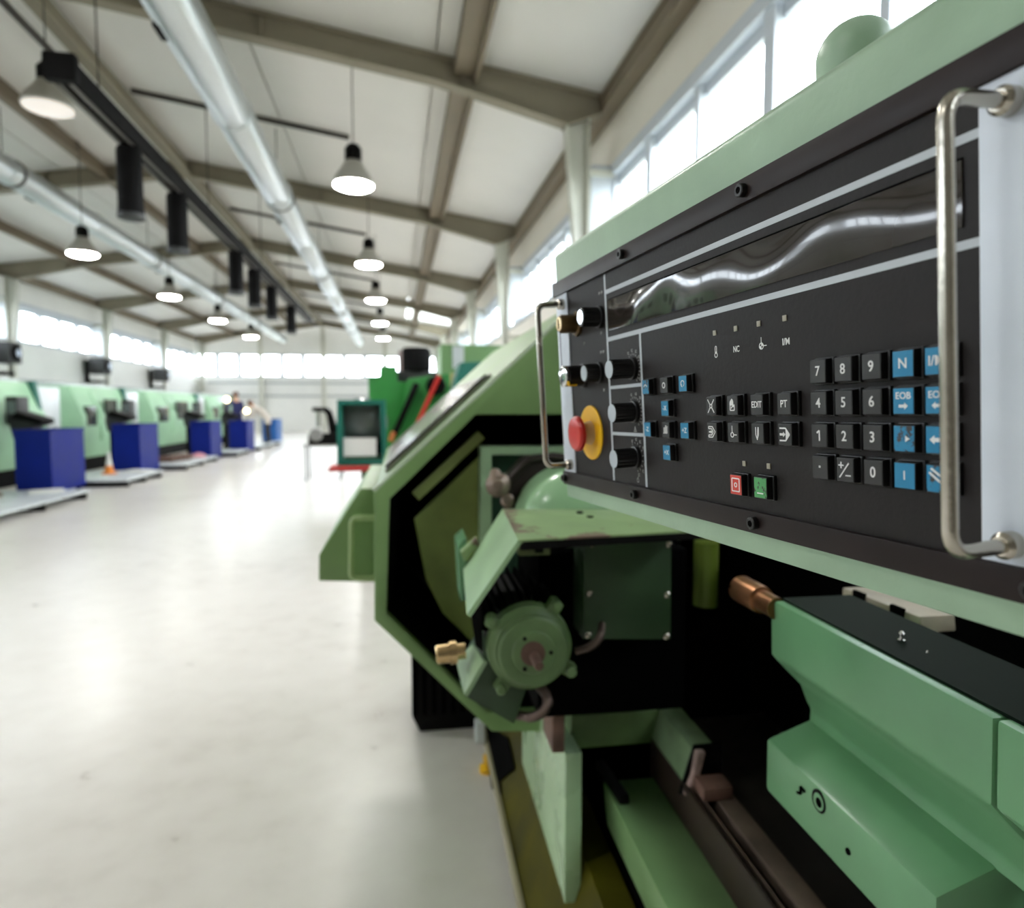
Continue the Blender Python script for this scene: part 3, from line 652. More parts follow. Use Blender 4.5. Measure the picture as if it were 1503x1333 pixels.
lp('seal_strip', MB().bar(slant(.06, .14, .012), slant(.59, .14, .012), .03, .008), BLACK, wf, smooth=False)
lp('edge_trim', MB().bar(slant(0, .0, .004), slant(.98, .0, .004), .02, .006), mat('pale_edge', (196, 208, 186), .4), smooth=False)  # paler green along the front edge of the slanted face
# sliding door
D0 = 1.78
door = lp('sliding_door', MB().prism([L(x, y, D0) for x, y in ((468, 815), (468, 853), (556, 855), (556, 717), (529, 717))], (-.02, .75, 0)), G_HOOD, bevel=.004)
hp = [L(x, y, D0) for x, y in ((556, 757), (518, 757), (517, 844), (556, 844))]
dd = Vector((0, -.035, 0))
lp('handle', MB().tube(bend([hp[0] + Vector((0, -.002, 0)), hp[0] + dd, hp[1] + dd, hp[2] + dd, hp[3] + dd, hp[3] + Vector((0, -.002, 0))], .018), .0075, 10), mat('handle_pale_green', (160, 182, 130), .4), door)
# chuck guard, clamp and green pulley cover inside
def LP(lst, y): return [L(a_, b_, y) for a_, b_ in lst]
lp('guard_frame', MB().ring(LP([(705, 655), (705, 930), (960, 930), (960, 655)], 1.62), LP([(722, 668), (722, 920), (945, 920), (945, 668)], 1.62), (0, .06, 0)), mat('guard_pale_green', (166, 200, 156), .4), bevel=.003)
lp('guard_back', MB().prism(LP([(722, 668), (722, 920), (945, 920), (945, 668)], 1.67), (0, .02, 0)), mat('dark_teal_inside', (40, 84, 62), .5, var=.2, scale=8), smooth=False)
cl = lp('clamp_arm', MB().prism(LP([(745, 752), (738, 718), (746, 700), (772, 672), (812, 668), (860, 676), (900, 700), (900, 790), (760, 790)], 1.46), (0, .08, 0)), mat('greasy_brown', (46, 36, 32), .45, .3, var=.2, scale=14), bevel=.012)
lp('clamp_rim', MB().tube([L(x, y, 1.455) for x, y in ((744, 752), (748, 704), (776, 675), (812, 670), (850, 674))], .009, 10), mat('greasy_brown', (46, 36, 32)), cl)
lp('clamp_bolt', MB().rev(L(731, 712, 1.40), L(731, 712, 1.52), [(0, .012), (.006, .02), (.03, .02), (.035, .028), (.12, .028)], 16), DSTEEL, cl)
lp('clamp_bolt', MB().rev(L(745, 735, 1.43), L(745, 735, 1.5), [(0, .01), (.006, .016), (.06, .016)], 12), DSTEEL, cl)
lp('bolt_tip', MB().rev(L(727, 700, 1.44), L(727, 688, 1.44), [(0, .014), (.012, .012), (.018, .006)], 12), DSTEEL, cl)
dc = L(846, 770, 1.34)
dome = [(0, .118)] + [(.01 + .075 * math.sin(k / 8 * PI / 2), .118 * math.cos(k / 8 * PI / 2) + .004) for k in range(1, 9)]
lp('pulley_cover', MB().rev(dc, dc + Vector((0, -1, 0)), [(-.1, .118)] + dome, 32), mat('pulley_pale_green', (150, 188, 144), .25, coat=.3))

# carriage with motor
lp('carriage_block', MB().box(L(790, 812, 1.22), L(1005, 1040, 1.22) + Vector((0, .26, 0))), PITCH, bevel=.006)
yp = 1.14
pl = lp('cover_plate', MB().prism(LP([(858, 794), (986, 794), (985, 939), (856, 939)], yp), (0, .08, 0)), G_DARK, bevel=.003)  # shade on the plate is put into its dark green
for x, y in ((869, 799), (981, 799), (865, 871), (979, 873), (863, 932), (978, 934)):
    lp('plate_screw', MB().rev(L(x, y, yp - .004), L(x, y, yp), [(0, .004), (.002, .0062), (.006, .0062)], 12), STEEL, pl)
# bent sheet cover above the motor
yf, yb = 1.0, 1.25
e0, e1, e2 = L(685, 903, yf), L(760.4, 793, yf), L(1040, 778, yf)
f0, f1, f2 = L(680, 836, yb), L(737.4, 747, yb), L(1000, 748, yb)
tk = Vector((0, 0, -.006))
cv = MB().loft([e0, e1, f1, f0], [p + Vector((.006, 0, -.004)) for p in (e0, e1, f1, f0)])
cover = lp('motor_cover', cv, mat('cover_sage', (150, 182, 138), .4, var=.06, scale=12, bump=.1, bscale=90), smooth=False)
lp('cover_top', MB().loft([e1, e2, f2, f1], [p + tk for p in (e1, e2, f2, f1)]), G_WORN, cover, smooth=False)
lp('cover_flange', MB().prism([e1 + Vector((.008, -.001, -.003)), e2 + Vector((0, -.001, -.003)), e2 + Vector((0, -.001, -.014)), e1 + Vector((.004, -.001, -.016))], (0, .012, 0)), BLACK, cover, smooth=False)
lp('bolt_hole', MB().rev(L(851, 757, 1.19), L(851, 757, 1.19) + Vector((0, 0, .01)), [(0, .006), (.008, .006)], 10), BLACK, cover)
lp('bolt_hole', MB().rev(L(866, 764, 1.14), L(866, 764, 1.14) + Vector((0, 0, .01)), [(0, .006), (.008, .006)], 10), BLACK, cover)
lp('side_bracket', MB().prism(LP([(671, 800), (684, 788), (690, 880), (676, 884)], 1.27), (0, .1, 0)), G_CAST, bevel=.003)
lp('bracket_lug', MB().prism(LP([(676, 812), (700, 790), (704, 800), (682, 826)], 1.24), (0, .03, 0)), G_WORN, bevel=.003)
lp('terminal_strip', MB().box(L(762, 797, 1.2), L(808, 815, 1.2) + Vector((0, .03, 0))), mat('terminal_cream', (150, 160, 110), .5), bevel=.002)
lp('terminal_socket', MB().box(L(786, 800, 1.19), L(798, 812, 1.19) + Vector((0, .02, 0))), BLACK, bevel=.002)
ym = 1.04
mc = L(779, 953, ym); ya_ = Vector((0, 1, 0))
motor = lp('drive_motor', MB().rev(mc, mc + ya_, [(0, .0585), (.004, .062), (.006, .07), (.03, .0715), (.034, .066)], 40), G_MOTOR)
lp('motor_barrel', MB().rev(mc + ya_ * .033, mc + ya_, [(0, .066), (.21, .066), (.22, .05)], 40), BLACK, motor)
lp('end_bell', MB().rev(mc + Vector((.004, -.006, -.004)), mc + Vector((.004, 1, -.004)), [(0, .055), (.003, .0585), (.01, .0585)], 40), G_MOTOR, motor)
lp('hub_ring', MB().rev(mc + Vector((.004, -.009, -.004)), mc + Vector((.004, 1, -.004)), [(0, .034), (.002, .036), (.006, .036)], 32), G_MOTOR, motor)
lp('hub_recess', MB().rev(mc + Vector((.002, -.0115, -.004)), mc + Vector((.002, 1, -.004)), [(0, .02), (.004, .02)], 28), RUSTY, motor)
lp('shaft', MB().rev(mc + Vector((.004, -.055, -.008)), mc + Vector((.001, 1, -.001)), [(0, .006), (.002, .0075), (.05, .0085)], 20), RUSTY, motor)
for k in range(3):
    a_ = math.radians(60 + 120 * k + 60); q = mc + Vector((.003 + .029 * math.cos(a_), -.0105, -.004 + .029 * math.sin(a_)))
    lp('bolt_hole', MB().rev(q, q + Vector((0, .003, 0)), [(0, .0034), (.003, .0034)], 10), BLACK, motor)
for px, py in ((818, 890), (736, 1013), (839, 987), (722, 915)):
    q = L(px, py, ym); d_ = (mc - q) * .22
    lp('mount_lug', MB().bar(q + Vector((0, .015, 0)) - d_ * .3, q + d_ + Vector((0, .015, 0)), .022, .02, up=(0, 1, 0)).rev(q + Vector((0, -.004, 0)), q + Vector((0, .03, 0)), [(0, .006), (.003, .009), (.034, .009)], 14), G_MOTOR, motor)
for k in range(14):
    a_ = math.radians(15 + 150 * k / 13); dv = Vector((math.cos(a_), 0, math.sin(a_)))
    lp('cooling_fin', MB().bar(mc + dv * .072 + Vector((0, .05, 0)), mc + dv * .072 + Vector((0, .24, 0)), .003, .018, up=dv), PITCH, motor)
# terminal box under the motor
bx = lp('junction_box', MB().prism(LP([(709, 971), (681, 1022), (755, 1064), (772, 1016), (772, 960)], 1.06), (0, .14, 0)), G_DARK, bevel=.003)
lp('box_side_face', MB().loft(LP([(669, 968), (693, 944), (711, 968), (682, 1020)], 1.11)[:0] or [L(669, 970, 1.16), L(693, 946, 1.16), L(710, 970, 1.05), L(681, 1020, 1.05)], [p + Vector((.006, 0, -.004)) for p in (L(669, 970, 1.16), L(693, 946, 1.16), L(710, 970, 1.05), L(681, 1020, 1.05))]), mat('side_face_sage', (138, 164, 126), .35), bx, smooth=False)  # upper left face of the box, in a paler green than its front
lp('louver_plate', MB().loft([L(690, 896, 1.06), L(707, 884, 1.06), L(709, 958, 1.06), L(698, 948, 1.06)], [p + Vector((.004, .05, 0)) for p in (L(690, 896, 1.06), L(707, 884, 1.06), L(709, 958, 1.06), L(698, 948, 1.06))]), BLACK, bx, smooth=False)
q0, q1 = L(640, 961, 1.12), L(676, 956, 1.12)
dq = (q1 - q0); ln_ = dq.length
lp('pipe_fitting', MB().rev(q0, q1 + dq * .25, [(0, .0145), (.002, .0165), (ln_ * .55, .0165), (ln_ * .56, .02), (ln_ * .85, .02), (ln_ * .86, .014), (ln_ * 1.2, .014)], 18), BRASS, bx)
def hose(pts, r, m):
    mb = MB(); p = [Vector(v) for v in pts]; sm = bend(p, min((p[1] - p[0]).length, (p[-1] - p[-2]).length) * .45, 6); mb.tube(sm, r * .86, 10)
    for i in range(len(sm) - 1):
        for k in range(3):
            c = sm[i].lerp(sm[i + 1], k / 3); d_ = (sm[i + 1] - sm[i])
            if d_.length > 1e-5: mb.rev(c, c + d_, [(0, r * .9), (.0012, r), (.0024, r), (.0036, r * .9)], 10)
    return mb
lp('flexible_hose', hose([L(760, 1052, 1.08), L(780, 1054, 1.05), L(802, 1044, 1.04), L(806, 1022, 1.05), L(792, 1008, 1.08)], .0085, mat('hose_steel', (104, 88, 80), .4, .6)), None, None) if False else part('flexible_hose', hose([L(760, 1050, 1.08), L(782, 1054, 1.05), L(803, 1042, 1.04), L(805, 1022, 1.05), L(790, 1006, 1.08)], .0085, mat('hose_steel', (104, 88, 80), .4, .6)), MAT['hose_steel'], lathe, LB)
part('flexible_hose', hose([L(845, 956, 1.1), L(868, 950, 1.09), L(882, 936, 1.09), L(884, 916, 1.12)], .007, MAT['hose_steel']), MAT['hose_steel'], lathe, LB)

# bed, chip tray, front covers
zl = .06
e_a, e_b = L(717.5, 1120, z=zl), L(761, 1333, z=zl)
x_l = (e_a.x + e_b.x) / 2
lp('chip_tray', MB().prism([(x_l, .5, zl), (x_l, .5, zl + .035), (x_l + .012, .5, zl + .035), (x_l + .1, .5, .36), (x_l + .16, .5, .36), (x_l + .16, .5, zl)], (0, 2.3, 0)), OLIVE, smooth=False)
lp('tray_lip', MB().box((x_l - .003, .5, zl - .004), (x_l + .009, 2.8, zl + .04)), mat('pale_lip', (160, 152, 124), .5), bevel=.002)
def tray_pt(px, py):                                 # point on the sloping face of the tray
    for k in range(60, 400):
        y = k * .01; p = L(px, py, y)
        zz = zl + .035 + (p.x - x_l - .012) / .088 * (.36 - zl - .035)
        if p.z <= zz: return p
    return L(px, py, 2)
tp = [tray_pt(x, y) + Vector((-.004, 0, .004)) for x, y in ((712, 1062), (748, 1085), (758, 1130), (736, 1150), (738, 1168), (724, 1160))]
lp('tray_gap_dark', MB().prism(tp, (-.002, 0, .002)), PITCH, smooth=False)  # black sheet painted in for the dark of an open gap
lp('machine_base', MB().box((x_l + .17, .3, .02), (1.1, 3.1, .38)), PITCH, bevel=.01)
for y in (2.28, 1.0): lp('levelling_foot', MB().rev((x_l + .0, y, 0), (x_l + .0, y, 1), [(0, .028), (.02, .028), (.025, .014), (zl, .014)], 16), YELLOW)
lp('leg_post', MB().box(L(698, 1062, 2.3), L(712, 1092, 2.3) + Vector((0, .04, 0))), PALEGUARD, bevel=.003)
p_n = L(828.6, 1327, z=.28)
lp('front_plate', MB().box((p_n.x, p_n.y, .28), (p_n.x + .035, 1.82, L(842, 1106, p_n.y).z)), mat('plate_sage', (166, 196, 154), .28, var=.05, scale=8, coat=.2), bevel=.003)
bp_ = lp('rear_bracket', MB().box(L(811, 1008, 1.24), L(829, 1105, 1.24) + Vector((0, .1, 0))), RUSTY, bevel=.003)
pl0 = L(857, 1200, 1.3)
# saddle: cross bar and wing with a wiper at its end
xw, yw0, yw1 = .503, 1.344, 1.172
sad = lp('saddle_bar', MB().box((L(838, 1060, yw0).x, yw0, .567), (xw + .02, yw0 + .09, .642)), G_MOTOR, bevel=.006)
lp('saddle_wing', MB().prism([(xw, yw0 + .02, .572), (xw + .018, yw0 + .02, .645), (xw + .07, yw0 + .02, .645), (xw + .07, yw0 + .02, .572)], (0, yw1 - yw0 - .02, 0)), mat('wing_sage', (124, 150, 112), .4, var=.1, scale=20), sad, .006)
lp('wiper', MB().prism([(xw - .002, yw1 - .006, .562), (xw + .012, yw1 - .006, .6), (xw + .02, yw1 - .006, .648), (xw + .038, yw1 - .006, .648), (xw + .018, yw1 - .006, .562)], (0, -.016, 0)), mat('wiper_lip', (176, 150, 142), .5, var=.2, scale=30), sad, .004)
lp('wiper_seal', MB().prism([(xw - .006, yw1 + .002, .558), (xw + .022, yw1 + .002, .652), (xw + .078, yw1 + .002, .652), (xw + .078, yw1 + .002, .558)], (0, -.008, 0)), BLACK, sad)
lp('wiper_block', MB().box((xw + .012, yw1 - .07, .58), (xw + .07, yw1 - .022, .605)), RUSTY, sad, .004)
# long green beam and the rails
zt_, zr = .5, .58
bxl = L(978.5, 1333, z=zt_).x
lp('bed_beam', MB().prism([(bxl, .5, zt_), (bxl + .01, .5, .4), (xw + .004, .5, .4), (xw + .004, .5, zt_)], (0, .83, 0)), mat('beam_green', (118, 152, 100), .36, var=.08, scale=6), bevel=.004)
lp('beam_bracket', MB().bar(L(880, 1120, 1.38), L(917, 1175, z=zt_ + .012), .022, .018), BLACK, bevel=.004)
lp('rail_wall', MB().box((xw, .5, zt_ - .02), (xw + .008, yw0, zr)), mat('brown_rail_wall', (54, 42, 32), .5, .3, var=.15, scale=12), bevel=.0015)
lp('rail_groove', MB().box((xw + .008, .5, zt_ - .1), (.542, yw0, zr - .03)), PITCH)
lp('guide_strip', MB().box((.5195, .5, zr - .04), (.5225, yw0, zr - .002)), DSTEEL)
lp('slide_rail', MB().box((.542, .5, zr - .06), (.582, 1.15, zr)), DSTEEL, bevel=.003)
lp('bed_floor', MB().box((.582, .1, zr - .1), (1.0, 1.44, zr - .012)), mat('oily_bed', (30, 27, 24), .4, var=.3, scale=9))
lp('bed_cross_member', MB().box((.34, 1.53, .3), (1.1, 1.56, .9)), PITCH)
lp('rear_guard', MB().prism([(.82, .1, .4), (.82, .1, 1.06), (.9, .1, 1.16), (1.1, .1, 1.16), (1.1, .1, .4)], (0, 1.43, 0)), PITCH, bevel=.01)
lp('coolant_pipe', MB().cyl(L(1037, 795, 1.5), L(1035, 888, 1.5), .03, seg=20), mat('pipe_olive', (112, 132, 50), .4))
# tailstock
YF = .82
prof = [(1131, 879), (1131.5, 960), (1150, 980), (1173, 1003), (1183, 1030), (1188.5, 1040), (1187.6, 1053), (1186, 1059)]
ledge = [(1125, 1084), (1123.6, 1158.6)]
up_ = [L(x, y, YF) for x, y in prof]; lo = [L(x, y, YF) for x, y in ledge]
xr = L(1243, 874, z=up_[0].z).x
yu, yl = .471, .52
TS = lp('tailstock_body', MB().prism(up_ + [Vector((xr, YF, up_[-1].z)), Vector((xr, YF, up_[0].z))], (0, yu - YF, 0)), G_CAST, bevel=.005)
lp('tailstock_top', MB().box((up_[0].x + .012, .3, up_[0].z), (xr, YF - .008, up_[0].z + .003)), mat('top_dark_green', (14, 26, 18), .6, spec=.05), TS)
lp('tailstock_base', MB().prism([up_[-1] + Vector((.004, 0, .004)), lo[0], lo[1], Vector((xr, YF, lo[1].z)), Vector((xr, YF, up_[-1].z + .004))], (0, yl - YF, 0)), G_CAST, TS, .005)
lp('tailstock_end', MB().prism([Vector((v.x + .001, yu - .0025, v.z)) for v in up_[:2]] + [Vector((up_[3].x + .01, yu - .0025, up_[3].z)), Vector((xr, yu - .0025, up_[3].z)), Vector((xr, yu - .0025, up_[0].z))], (0, .24 - yu, 0)), G_CAST, TS, .004)
def on_base(px, py): return L(px, py, x=lo[0].x)
def facing(name, px, py, r, dpt, m, seg=20):
    q = on_base(px, py); return lp(name, MB().rev(q + Vector((-dpt, 0, 0)), q + Vector((.004, 0, 0)), [(0, r * .9), (.001, r), (dpt + .004, r)], seg), m, TS)
facing('socket_ring', 1202, 1176, .0135, .0015, BLACK); facing('socket_screw', 1203, 1177, .0105, .002, G_CAST); facing('socket_bore', 1204, 1178, .006, .0026, PITCH)
facing('bolt_hole', 1245, 1250, .004, .0014, PITCH, 10)
s0 = [on_base(x, y) for x, y in ((1171, 1163), (1176, 1165), (1176, 1155), (1182, 1162))]
for i in range(3): lp('slot_mark', MB().bar(s0[i] + Vector((-.001, 0, 0)), s0[i + 1] + Vector((-.001, 0, 0)), .003, .002, up=(1, 0, 0)), PITCH, TS)
q = L(1323, 944, z=up_[0].z + .003)
nip = lp('grease_nipple', MB().rev(q, q + Vector((0, 0, 1)), [(0, .0042), (.004, .0042), (.005, .0025), (.008, .0022), (.009, .0033), (.011, .0033), (.013, .0015)], 12), CHROME, TS)
q = L(1361, 958, z=up_[0].z + .003); lp('oil_plug', MB().rev(q, q + Vector((0, 0, 1)), [(0, .0015), (.002, .001)], 8), CHROME, TS)
qx, qz = .478, EYE - .268
lp('quill', MB().rev((qx, YF - .01, qz), (qx, 2, qz), [(0, .015), (.04, .015), (.041, .019), (.05, .02), (.1, .02), (.104, .017), (.106, .01)], 28), COPPER, TS)
xc = xr + .04
lp('rear_casting', MB().prism([L(1236, 862, x=xc), L(1350, 905, x=xc), L(1352, 930, x=xc), L(1236, 885, x=xc)], (.05, 0, 0)), mat('dull_beige_casting', (168, 158, 138), .5, var=.15, scale=12), TS, .003)
for px_ in (1262, 1318): lp('casting_notch', MB().box(L(px_, 870 + (px_ - 1236) * .4, x=xc) + Vector((-.004, -.012, -.02)), L(px_, 870 + (px_ - 1236) * .4, x=xc) + Vector((.002, .012, .012))), PITCH, TS, .002)

# black crate on the floor beneath the hood
qa, qb = L(605, 1075, z=0.001), L(706, 1075, z=0.001)
cw = (qb.x - qa.x) / 2 + .03
wc = Vector(((qa.x + .12) * c_ + qa.y * s_, -(qa.x + .12) * s_ + qa.y * c_, 0))
t = thing('ribbed_crate', 'black ribbed plastic crate on the floor below the green hood', 'crate', wc, -LYAW)
part('crate_shell', MB().loft([Vector(v) for v in ((-.09, 0, .0), (.2, 0, .0), (.2, .3, .0), (-.09, .3, .0))], [Vector(v) for v in ((-.12, -.01, .07), (.22, -.01, .07), (.22, .32, .07), (-.12, .32, .07))]).box((-.12, -.01, .07), (.22, .32, .36)), BLACK, t, bevel=.006)
for k in range(9): part('rib', MB().box((-.115 + .038 * k, -.022, .08), (-.1 + .038 * k, -.008, .35)), PITCH, t)
part('rim', MB().ring([(-.13, -.025, .34), (.23, -.025, .34), (.23, .33, .34), (-.13, .33, .34)], [(-.1, .01, .34), (.2, .01, .34), (.2, .3, .34), (-.1, .3, .34)], (0, 0, .03)), BLACK, t, bevel=.004)

# ------------------------------------------------------------------ the control console: u to the right, v up, h out of the panel (millimetres)
pa = Vector((460 - PX, 613 - PY, F)).normalized()
pd = Vector((.059, 1, 0)); pd.z = -(pa.x * pd.x + pa.y * pd.y) / pa.z; pd.normalize()
pn = pa.cross(pd)
P0 = Vector(((1240 - PX) / F, (590 - PY) / F, 1)) * .385
U, V, N = CW @ -pa, CW @ -pd, CW @ pn
org = CW @ P0 + Vector((0, 0, EYE))
console = thing('control_console', 'green framed machine console with black key panel and steel handles', 'control panel')
console.matrix_world = Matrix(((U.x, V.x, N.x, org.x), (U.y, V.y, N.y, org.y), (U.z, V.z, N.z, org.z), (0, 0, 0, 1)))
mm = lambda u, v, h=0: Vector((u / 1000, v / 1000, h / 1000))
def cp(name, mb, m, parent=None, bevel=0, **k): return part(name, mb, m, console if parent is None else parent, None, bevel / 1000, **k)
def ubox(u0, u1, v0, v1, h0, h1): return MB().box(mm(u0, v0, h0), mm(u1, v1, h1))
UL, UR = -461, 134
cp('housing', MB().prism([mm(UL, -109, -2), mm(UL, -109, -110), mm(UL, 190, -110), mm(UL, 197, -60), mm(UL, 194, -8), mm(UL, 188, -2)], mm(UR - UL, 0, 0)), G_CONSOLE, bevel=2.5)
cp('support_arm', MB().prism([mm(-60, 60, -110), mm(-60, -80, -110), mm(-60, -80, -520), mm(-60, 20, -520)], mm(110, 0, 0)), PITCH, bevel=4)
cp('face_plate', ubox(-420, 83, -78, 139, -2, 0), FACE, smooth=False)
cp('bezel_bar', ubox(-461, UR, 138.5, 155, -2, 3.5), BEZEL, bevel=.6)
cp('bezel_bar', ubox(-457, UR, -91.5, -75.8, -2, 3.5), BEZEL, bevel=.6)
cp('side_strip', ubox(-455, -420, -75.5, 138.3, -2, 1.5), STRIP, bevel=.5)
cp('side_strip', ubox(83, UR, -75.5, 138.3, -2, 1.5), STRIP, bevel=.5)
# printed dividing lines
for a_ in ((-316, 83, 117.4, 121.6), (-316, 83, 69.2, 73.4), (-318.5, -315, -75, 138), (-247.6, -244.2, -75, 71), (-316, -246, 20.2, 23.4), (-316, -246, -27.2, -24)):
    cp('divider_line', ubox(*a_, 0, .25), LINE, smooth=False)
# display window
dw = cp('display_window', ubox(-310, 74.6, 79.5, 110.2, 0, 1.1), DISPLAY, bevel=.4)
cp('window_edge', ubox(-310, 74.6, 110.2, 111.4, 0, .5), PITCH, dw, smooth=False)
# flat text and strokes
TXT = {}
def text_mesh(s, size):
    k = (s, size)
    if k in TXT: return TXT[k]
    cu = bpy.data.curves.new('t', 'FONT'); cu.body = s; cu.size = size / 1000; cu.align_x = 'CENTER'; cu.align_y = 'CENTER'; cu.extrude = .00008; cu.offset = size * .000012; cu.resolution_u = 4
    o = bpy.data.objects.new('t', cu); col.objects.link(o); dg = bpy.context.evaluated_depsgraph_get()
    me = bpy.data.meshes.new_from_object(o.evaluated_get(dg)); bpy.data.objects.remove(o); bpy.data.curves.remove(cu)
    me.name = 'legend'; TXT[k] = me; return me
def legend(s, u, v, h, size, m=WHITE_INK, parent=None, sx=1, ou=0, ov=0):
    me = text_mesh(s, size)
    if not me.materials: me.materials.append(m)
    o = bpy.data.objects.new('legend', me); col.objects.link(o); o.parent = console if parent is None else parent
    o.location = mm(u, v, h + .1); o.scale.x = sx
    return o
def strokes(lines, u, v, h, t=.9, m=WHITE_INK, parent=None, name='symbol', polys=()):
    mb = MB()
    for ln in lines:
        for p, q in zip(ln, ln[1:]):
            if (Vector(p) - Vector(q)).length < 1e-6: continue
            mb.bar(mm(u + p[0], v + p[1], h + .1), mm(u + q[0], v + q[1], h + .1), t / 1000, .00016)
    for pg in polys: mb.prism([mm(u + p[0], v + p[1], h) for p in pg], mm(0, 0, .2))
    return part(name, mb, m, console if parent is None else parent, None, 0, smooth=False)
circ = lambda x, y, r, n=14, a0=0, a1=360: [(x + r * math.cos(math.radians(a0 + (a1 - a0) * k / n)), y + r * math.sin(math.radians(a0 + (a1 - a0) * k / n))) for k in range(n + 1)]
# status lamps and their captions
for u in (-126.5, -100.4, -74.5, -48.5): cp('status_lamp', ubox(u - 1.9, u + 1.9, 53.3, 57.1, 0, .8), mat('lamp_lens_beige', (150, 144, 126), .35), bevel=.2)
for u in (-95.6, -68.6): cp('status_lamp', ubox(u - 1.9, u + 1.9, -44.4, -40.6, 0, .8), MAT['lamp_lens_beige'], bevel=.2)
strokes([circ(0, -2.6, 1.7), [(-.9, -1), (-.9, 3.2)], [(.9, -1), (.9, 3.2)], circ(0, 3.2, .9, 8, 0, 180), [(-.3, -1.5), (.5, .3)]], -126.2, 41, 0, .6)
legend('NC', -100.9, 40.3, 0, 6.2, sx=.8)
strokes([[(0, 6), (0, 2)], [(2, 0), (5.5, 0)], circ(0, 0, 2.1)], -73, 39.8, 0, .6, polys=[[(0, 0)] + circ(0, 0, 2.1, 6, 0, 90), [(0, 0)] + circ(0, 0, 2.1, 6, 180, 270)])
legend('I/M', -48.3, 40, 0, 6.2, sx=.9)
# keys
KH = 7.0
def key_mesh():
    b = MB(); s0, s1, s2 = 8.2, 8.0, 6.6
    sq = lambda s, h, dy=0: [mm(-s, -s, h), mm(s, -s, h), mm(s, s, h), mm(-s, s, h)]
    me = MB().loft(sq(s0, 0), sq(s1, 2.6)).mesh('key', bevel=.0008); return me
def cap_mesh(): 
    sq = lambda s, h: [mm(-s, -s * 1.08, h), mm(s, -s * 1.08, h), mm(s, s * 1.08, h), mm(-s, s * 1.08, h)]
    return MB().loft(sq(6.9, 2.4), sq(6.4, KH)).mesh('key_cap', bevel=.0006)
KM, CM = key_mesh(), cap_mesh(); KM.materials.append(KEYB); CM.materials.append(KEYB)
TOP = ubox(-6.0, 6.0, -6.5, 6.5, KH - .05, KH + .12).mesh('key_label', bevel=0, smooth=False)
tops = {}
def key(u, v, kind, sc=1.0):                         # u, v: where the cap shows when read on the panel plane
    u2 = u + 7.2
    k = put('key', KM, None, console); k.location = mm(u2, v); k.scale = (sc, sc, 1)
    c = put('key_cap', CM, None, k)
    if kind not in tops:
        me = TOP.copy(); me.materials.clear(); me.materials.append({'black': KEYCAP, 'blue': BLUE, 'torn': BLUE_WORN, 'red': REDK, 'green': GREENK}[kind]); tops[kind] = me
    put('key_label', tops[kind], None, k)
    return k
HT = KH + .13
def kt(k, s, size, sx=1, u=0, v=0): legend(s, u, v, HT, size, parent=k, sx=sx)
def ks(k, lines, t=.8, polys=()): strokes(lines, 0, 0, HT, t, parent=k, polys=polys)
rowsv = (18.8, -.2, -19.6, -38.8); colsu = (-20.4, -.8, 19.1, 39.2, 58.2)
ch = ['789', '456', '123']
arrow = lambda x0, x1, y, s=1.6: [[(x0, y - s * .45), (x1 - s * 1.2 * (1 if x1 > x0 else -1), y - s * .45), (x1 - s * 1.2 * (1 if x1 > x0 else -1), y - s), (x1, y), (x1 - s * 1.2 * (1 if x1 > x0 else -1), y + s), (x1 - s * 1.2 * (1 if x1 > x0 else -1), y + s * .45), (x0, y + s * .45)]]
for r in range(3):
    for c in range(3):
        k = key(colsu[c], rowsv[r], 'black')
        if ch[r][c] == '1': ks(k, [[(-1.7, 1.7), (.4, 3.1), (.4, -3.1)]], .95)
        else: kt(k, ch[r][c], 8.2, .95)
k = key(colsu[0], rowsv[3], 'black'); ks(k, [], polys=[[(-.7, -.2), (.7, -.2), (.7, 1.2), (-.7, 1.2)]])
k = key(colsu[1], rowsv[3], 'black'); ks(k, [[(-4, -4.6), (3, 4)], [(-4.6, 2.6), (-.8, 2.6)], [(-2.7, .8), (-2.7, 4.6)], [(.6, -3.2), (4.4, -3.2)]], .7)
kt(key(colsu[2], rowsv[3], 'black'), '0', 8.2, .95)
kt(key(colsu[3], rowsv[0], 'blue'), 'N', 7.4)
kt(key(colsu[4], rowsv[0], 'blue'), 'I/M', 6.8)
k = key(colsu[3], rowsv[1], 'blue'); kt(k, 'EOB', 4.9, 1, 0, 2.6); ks(k, [], polys=arrow(-2.6, 2.8, -2.6, 1.7))
k = key(colsu[4], rowsv[1], 'blue'); kt(k, 'EOB', 4.9, 1, 0, 2.6); ks(k, [], polys=arrow(2.8, -2.6, -2.6, 1.7))
k = key(colsu[3], rowsv[2], 'torn'); ks(k, [], polys=[[(1, -1.6), (3.6, 0), (1, 1.6)]])
k = key(colsu[4], rowsv[2], 'blue'); ks(k, [], polys=arrow(4.5, -4, 0, 2.2))
kt(key(colsu[3], rowsv[3], 'blue'), 'I', 6.5)
k = key(colsu[4], rowsv[3], 'torn'); ks(k, [[(-4.5, 3), (5, -4)], [(-3.5, 5), (5.5, -1)]], 1.1)
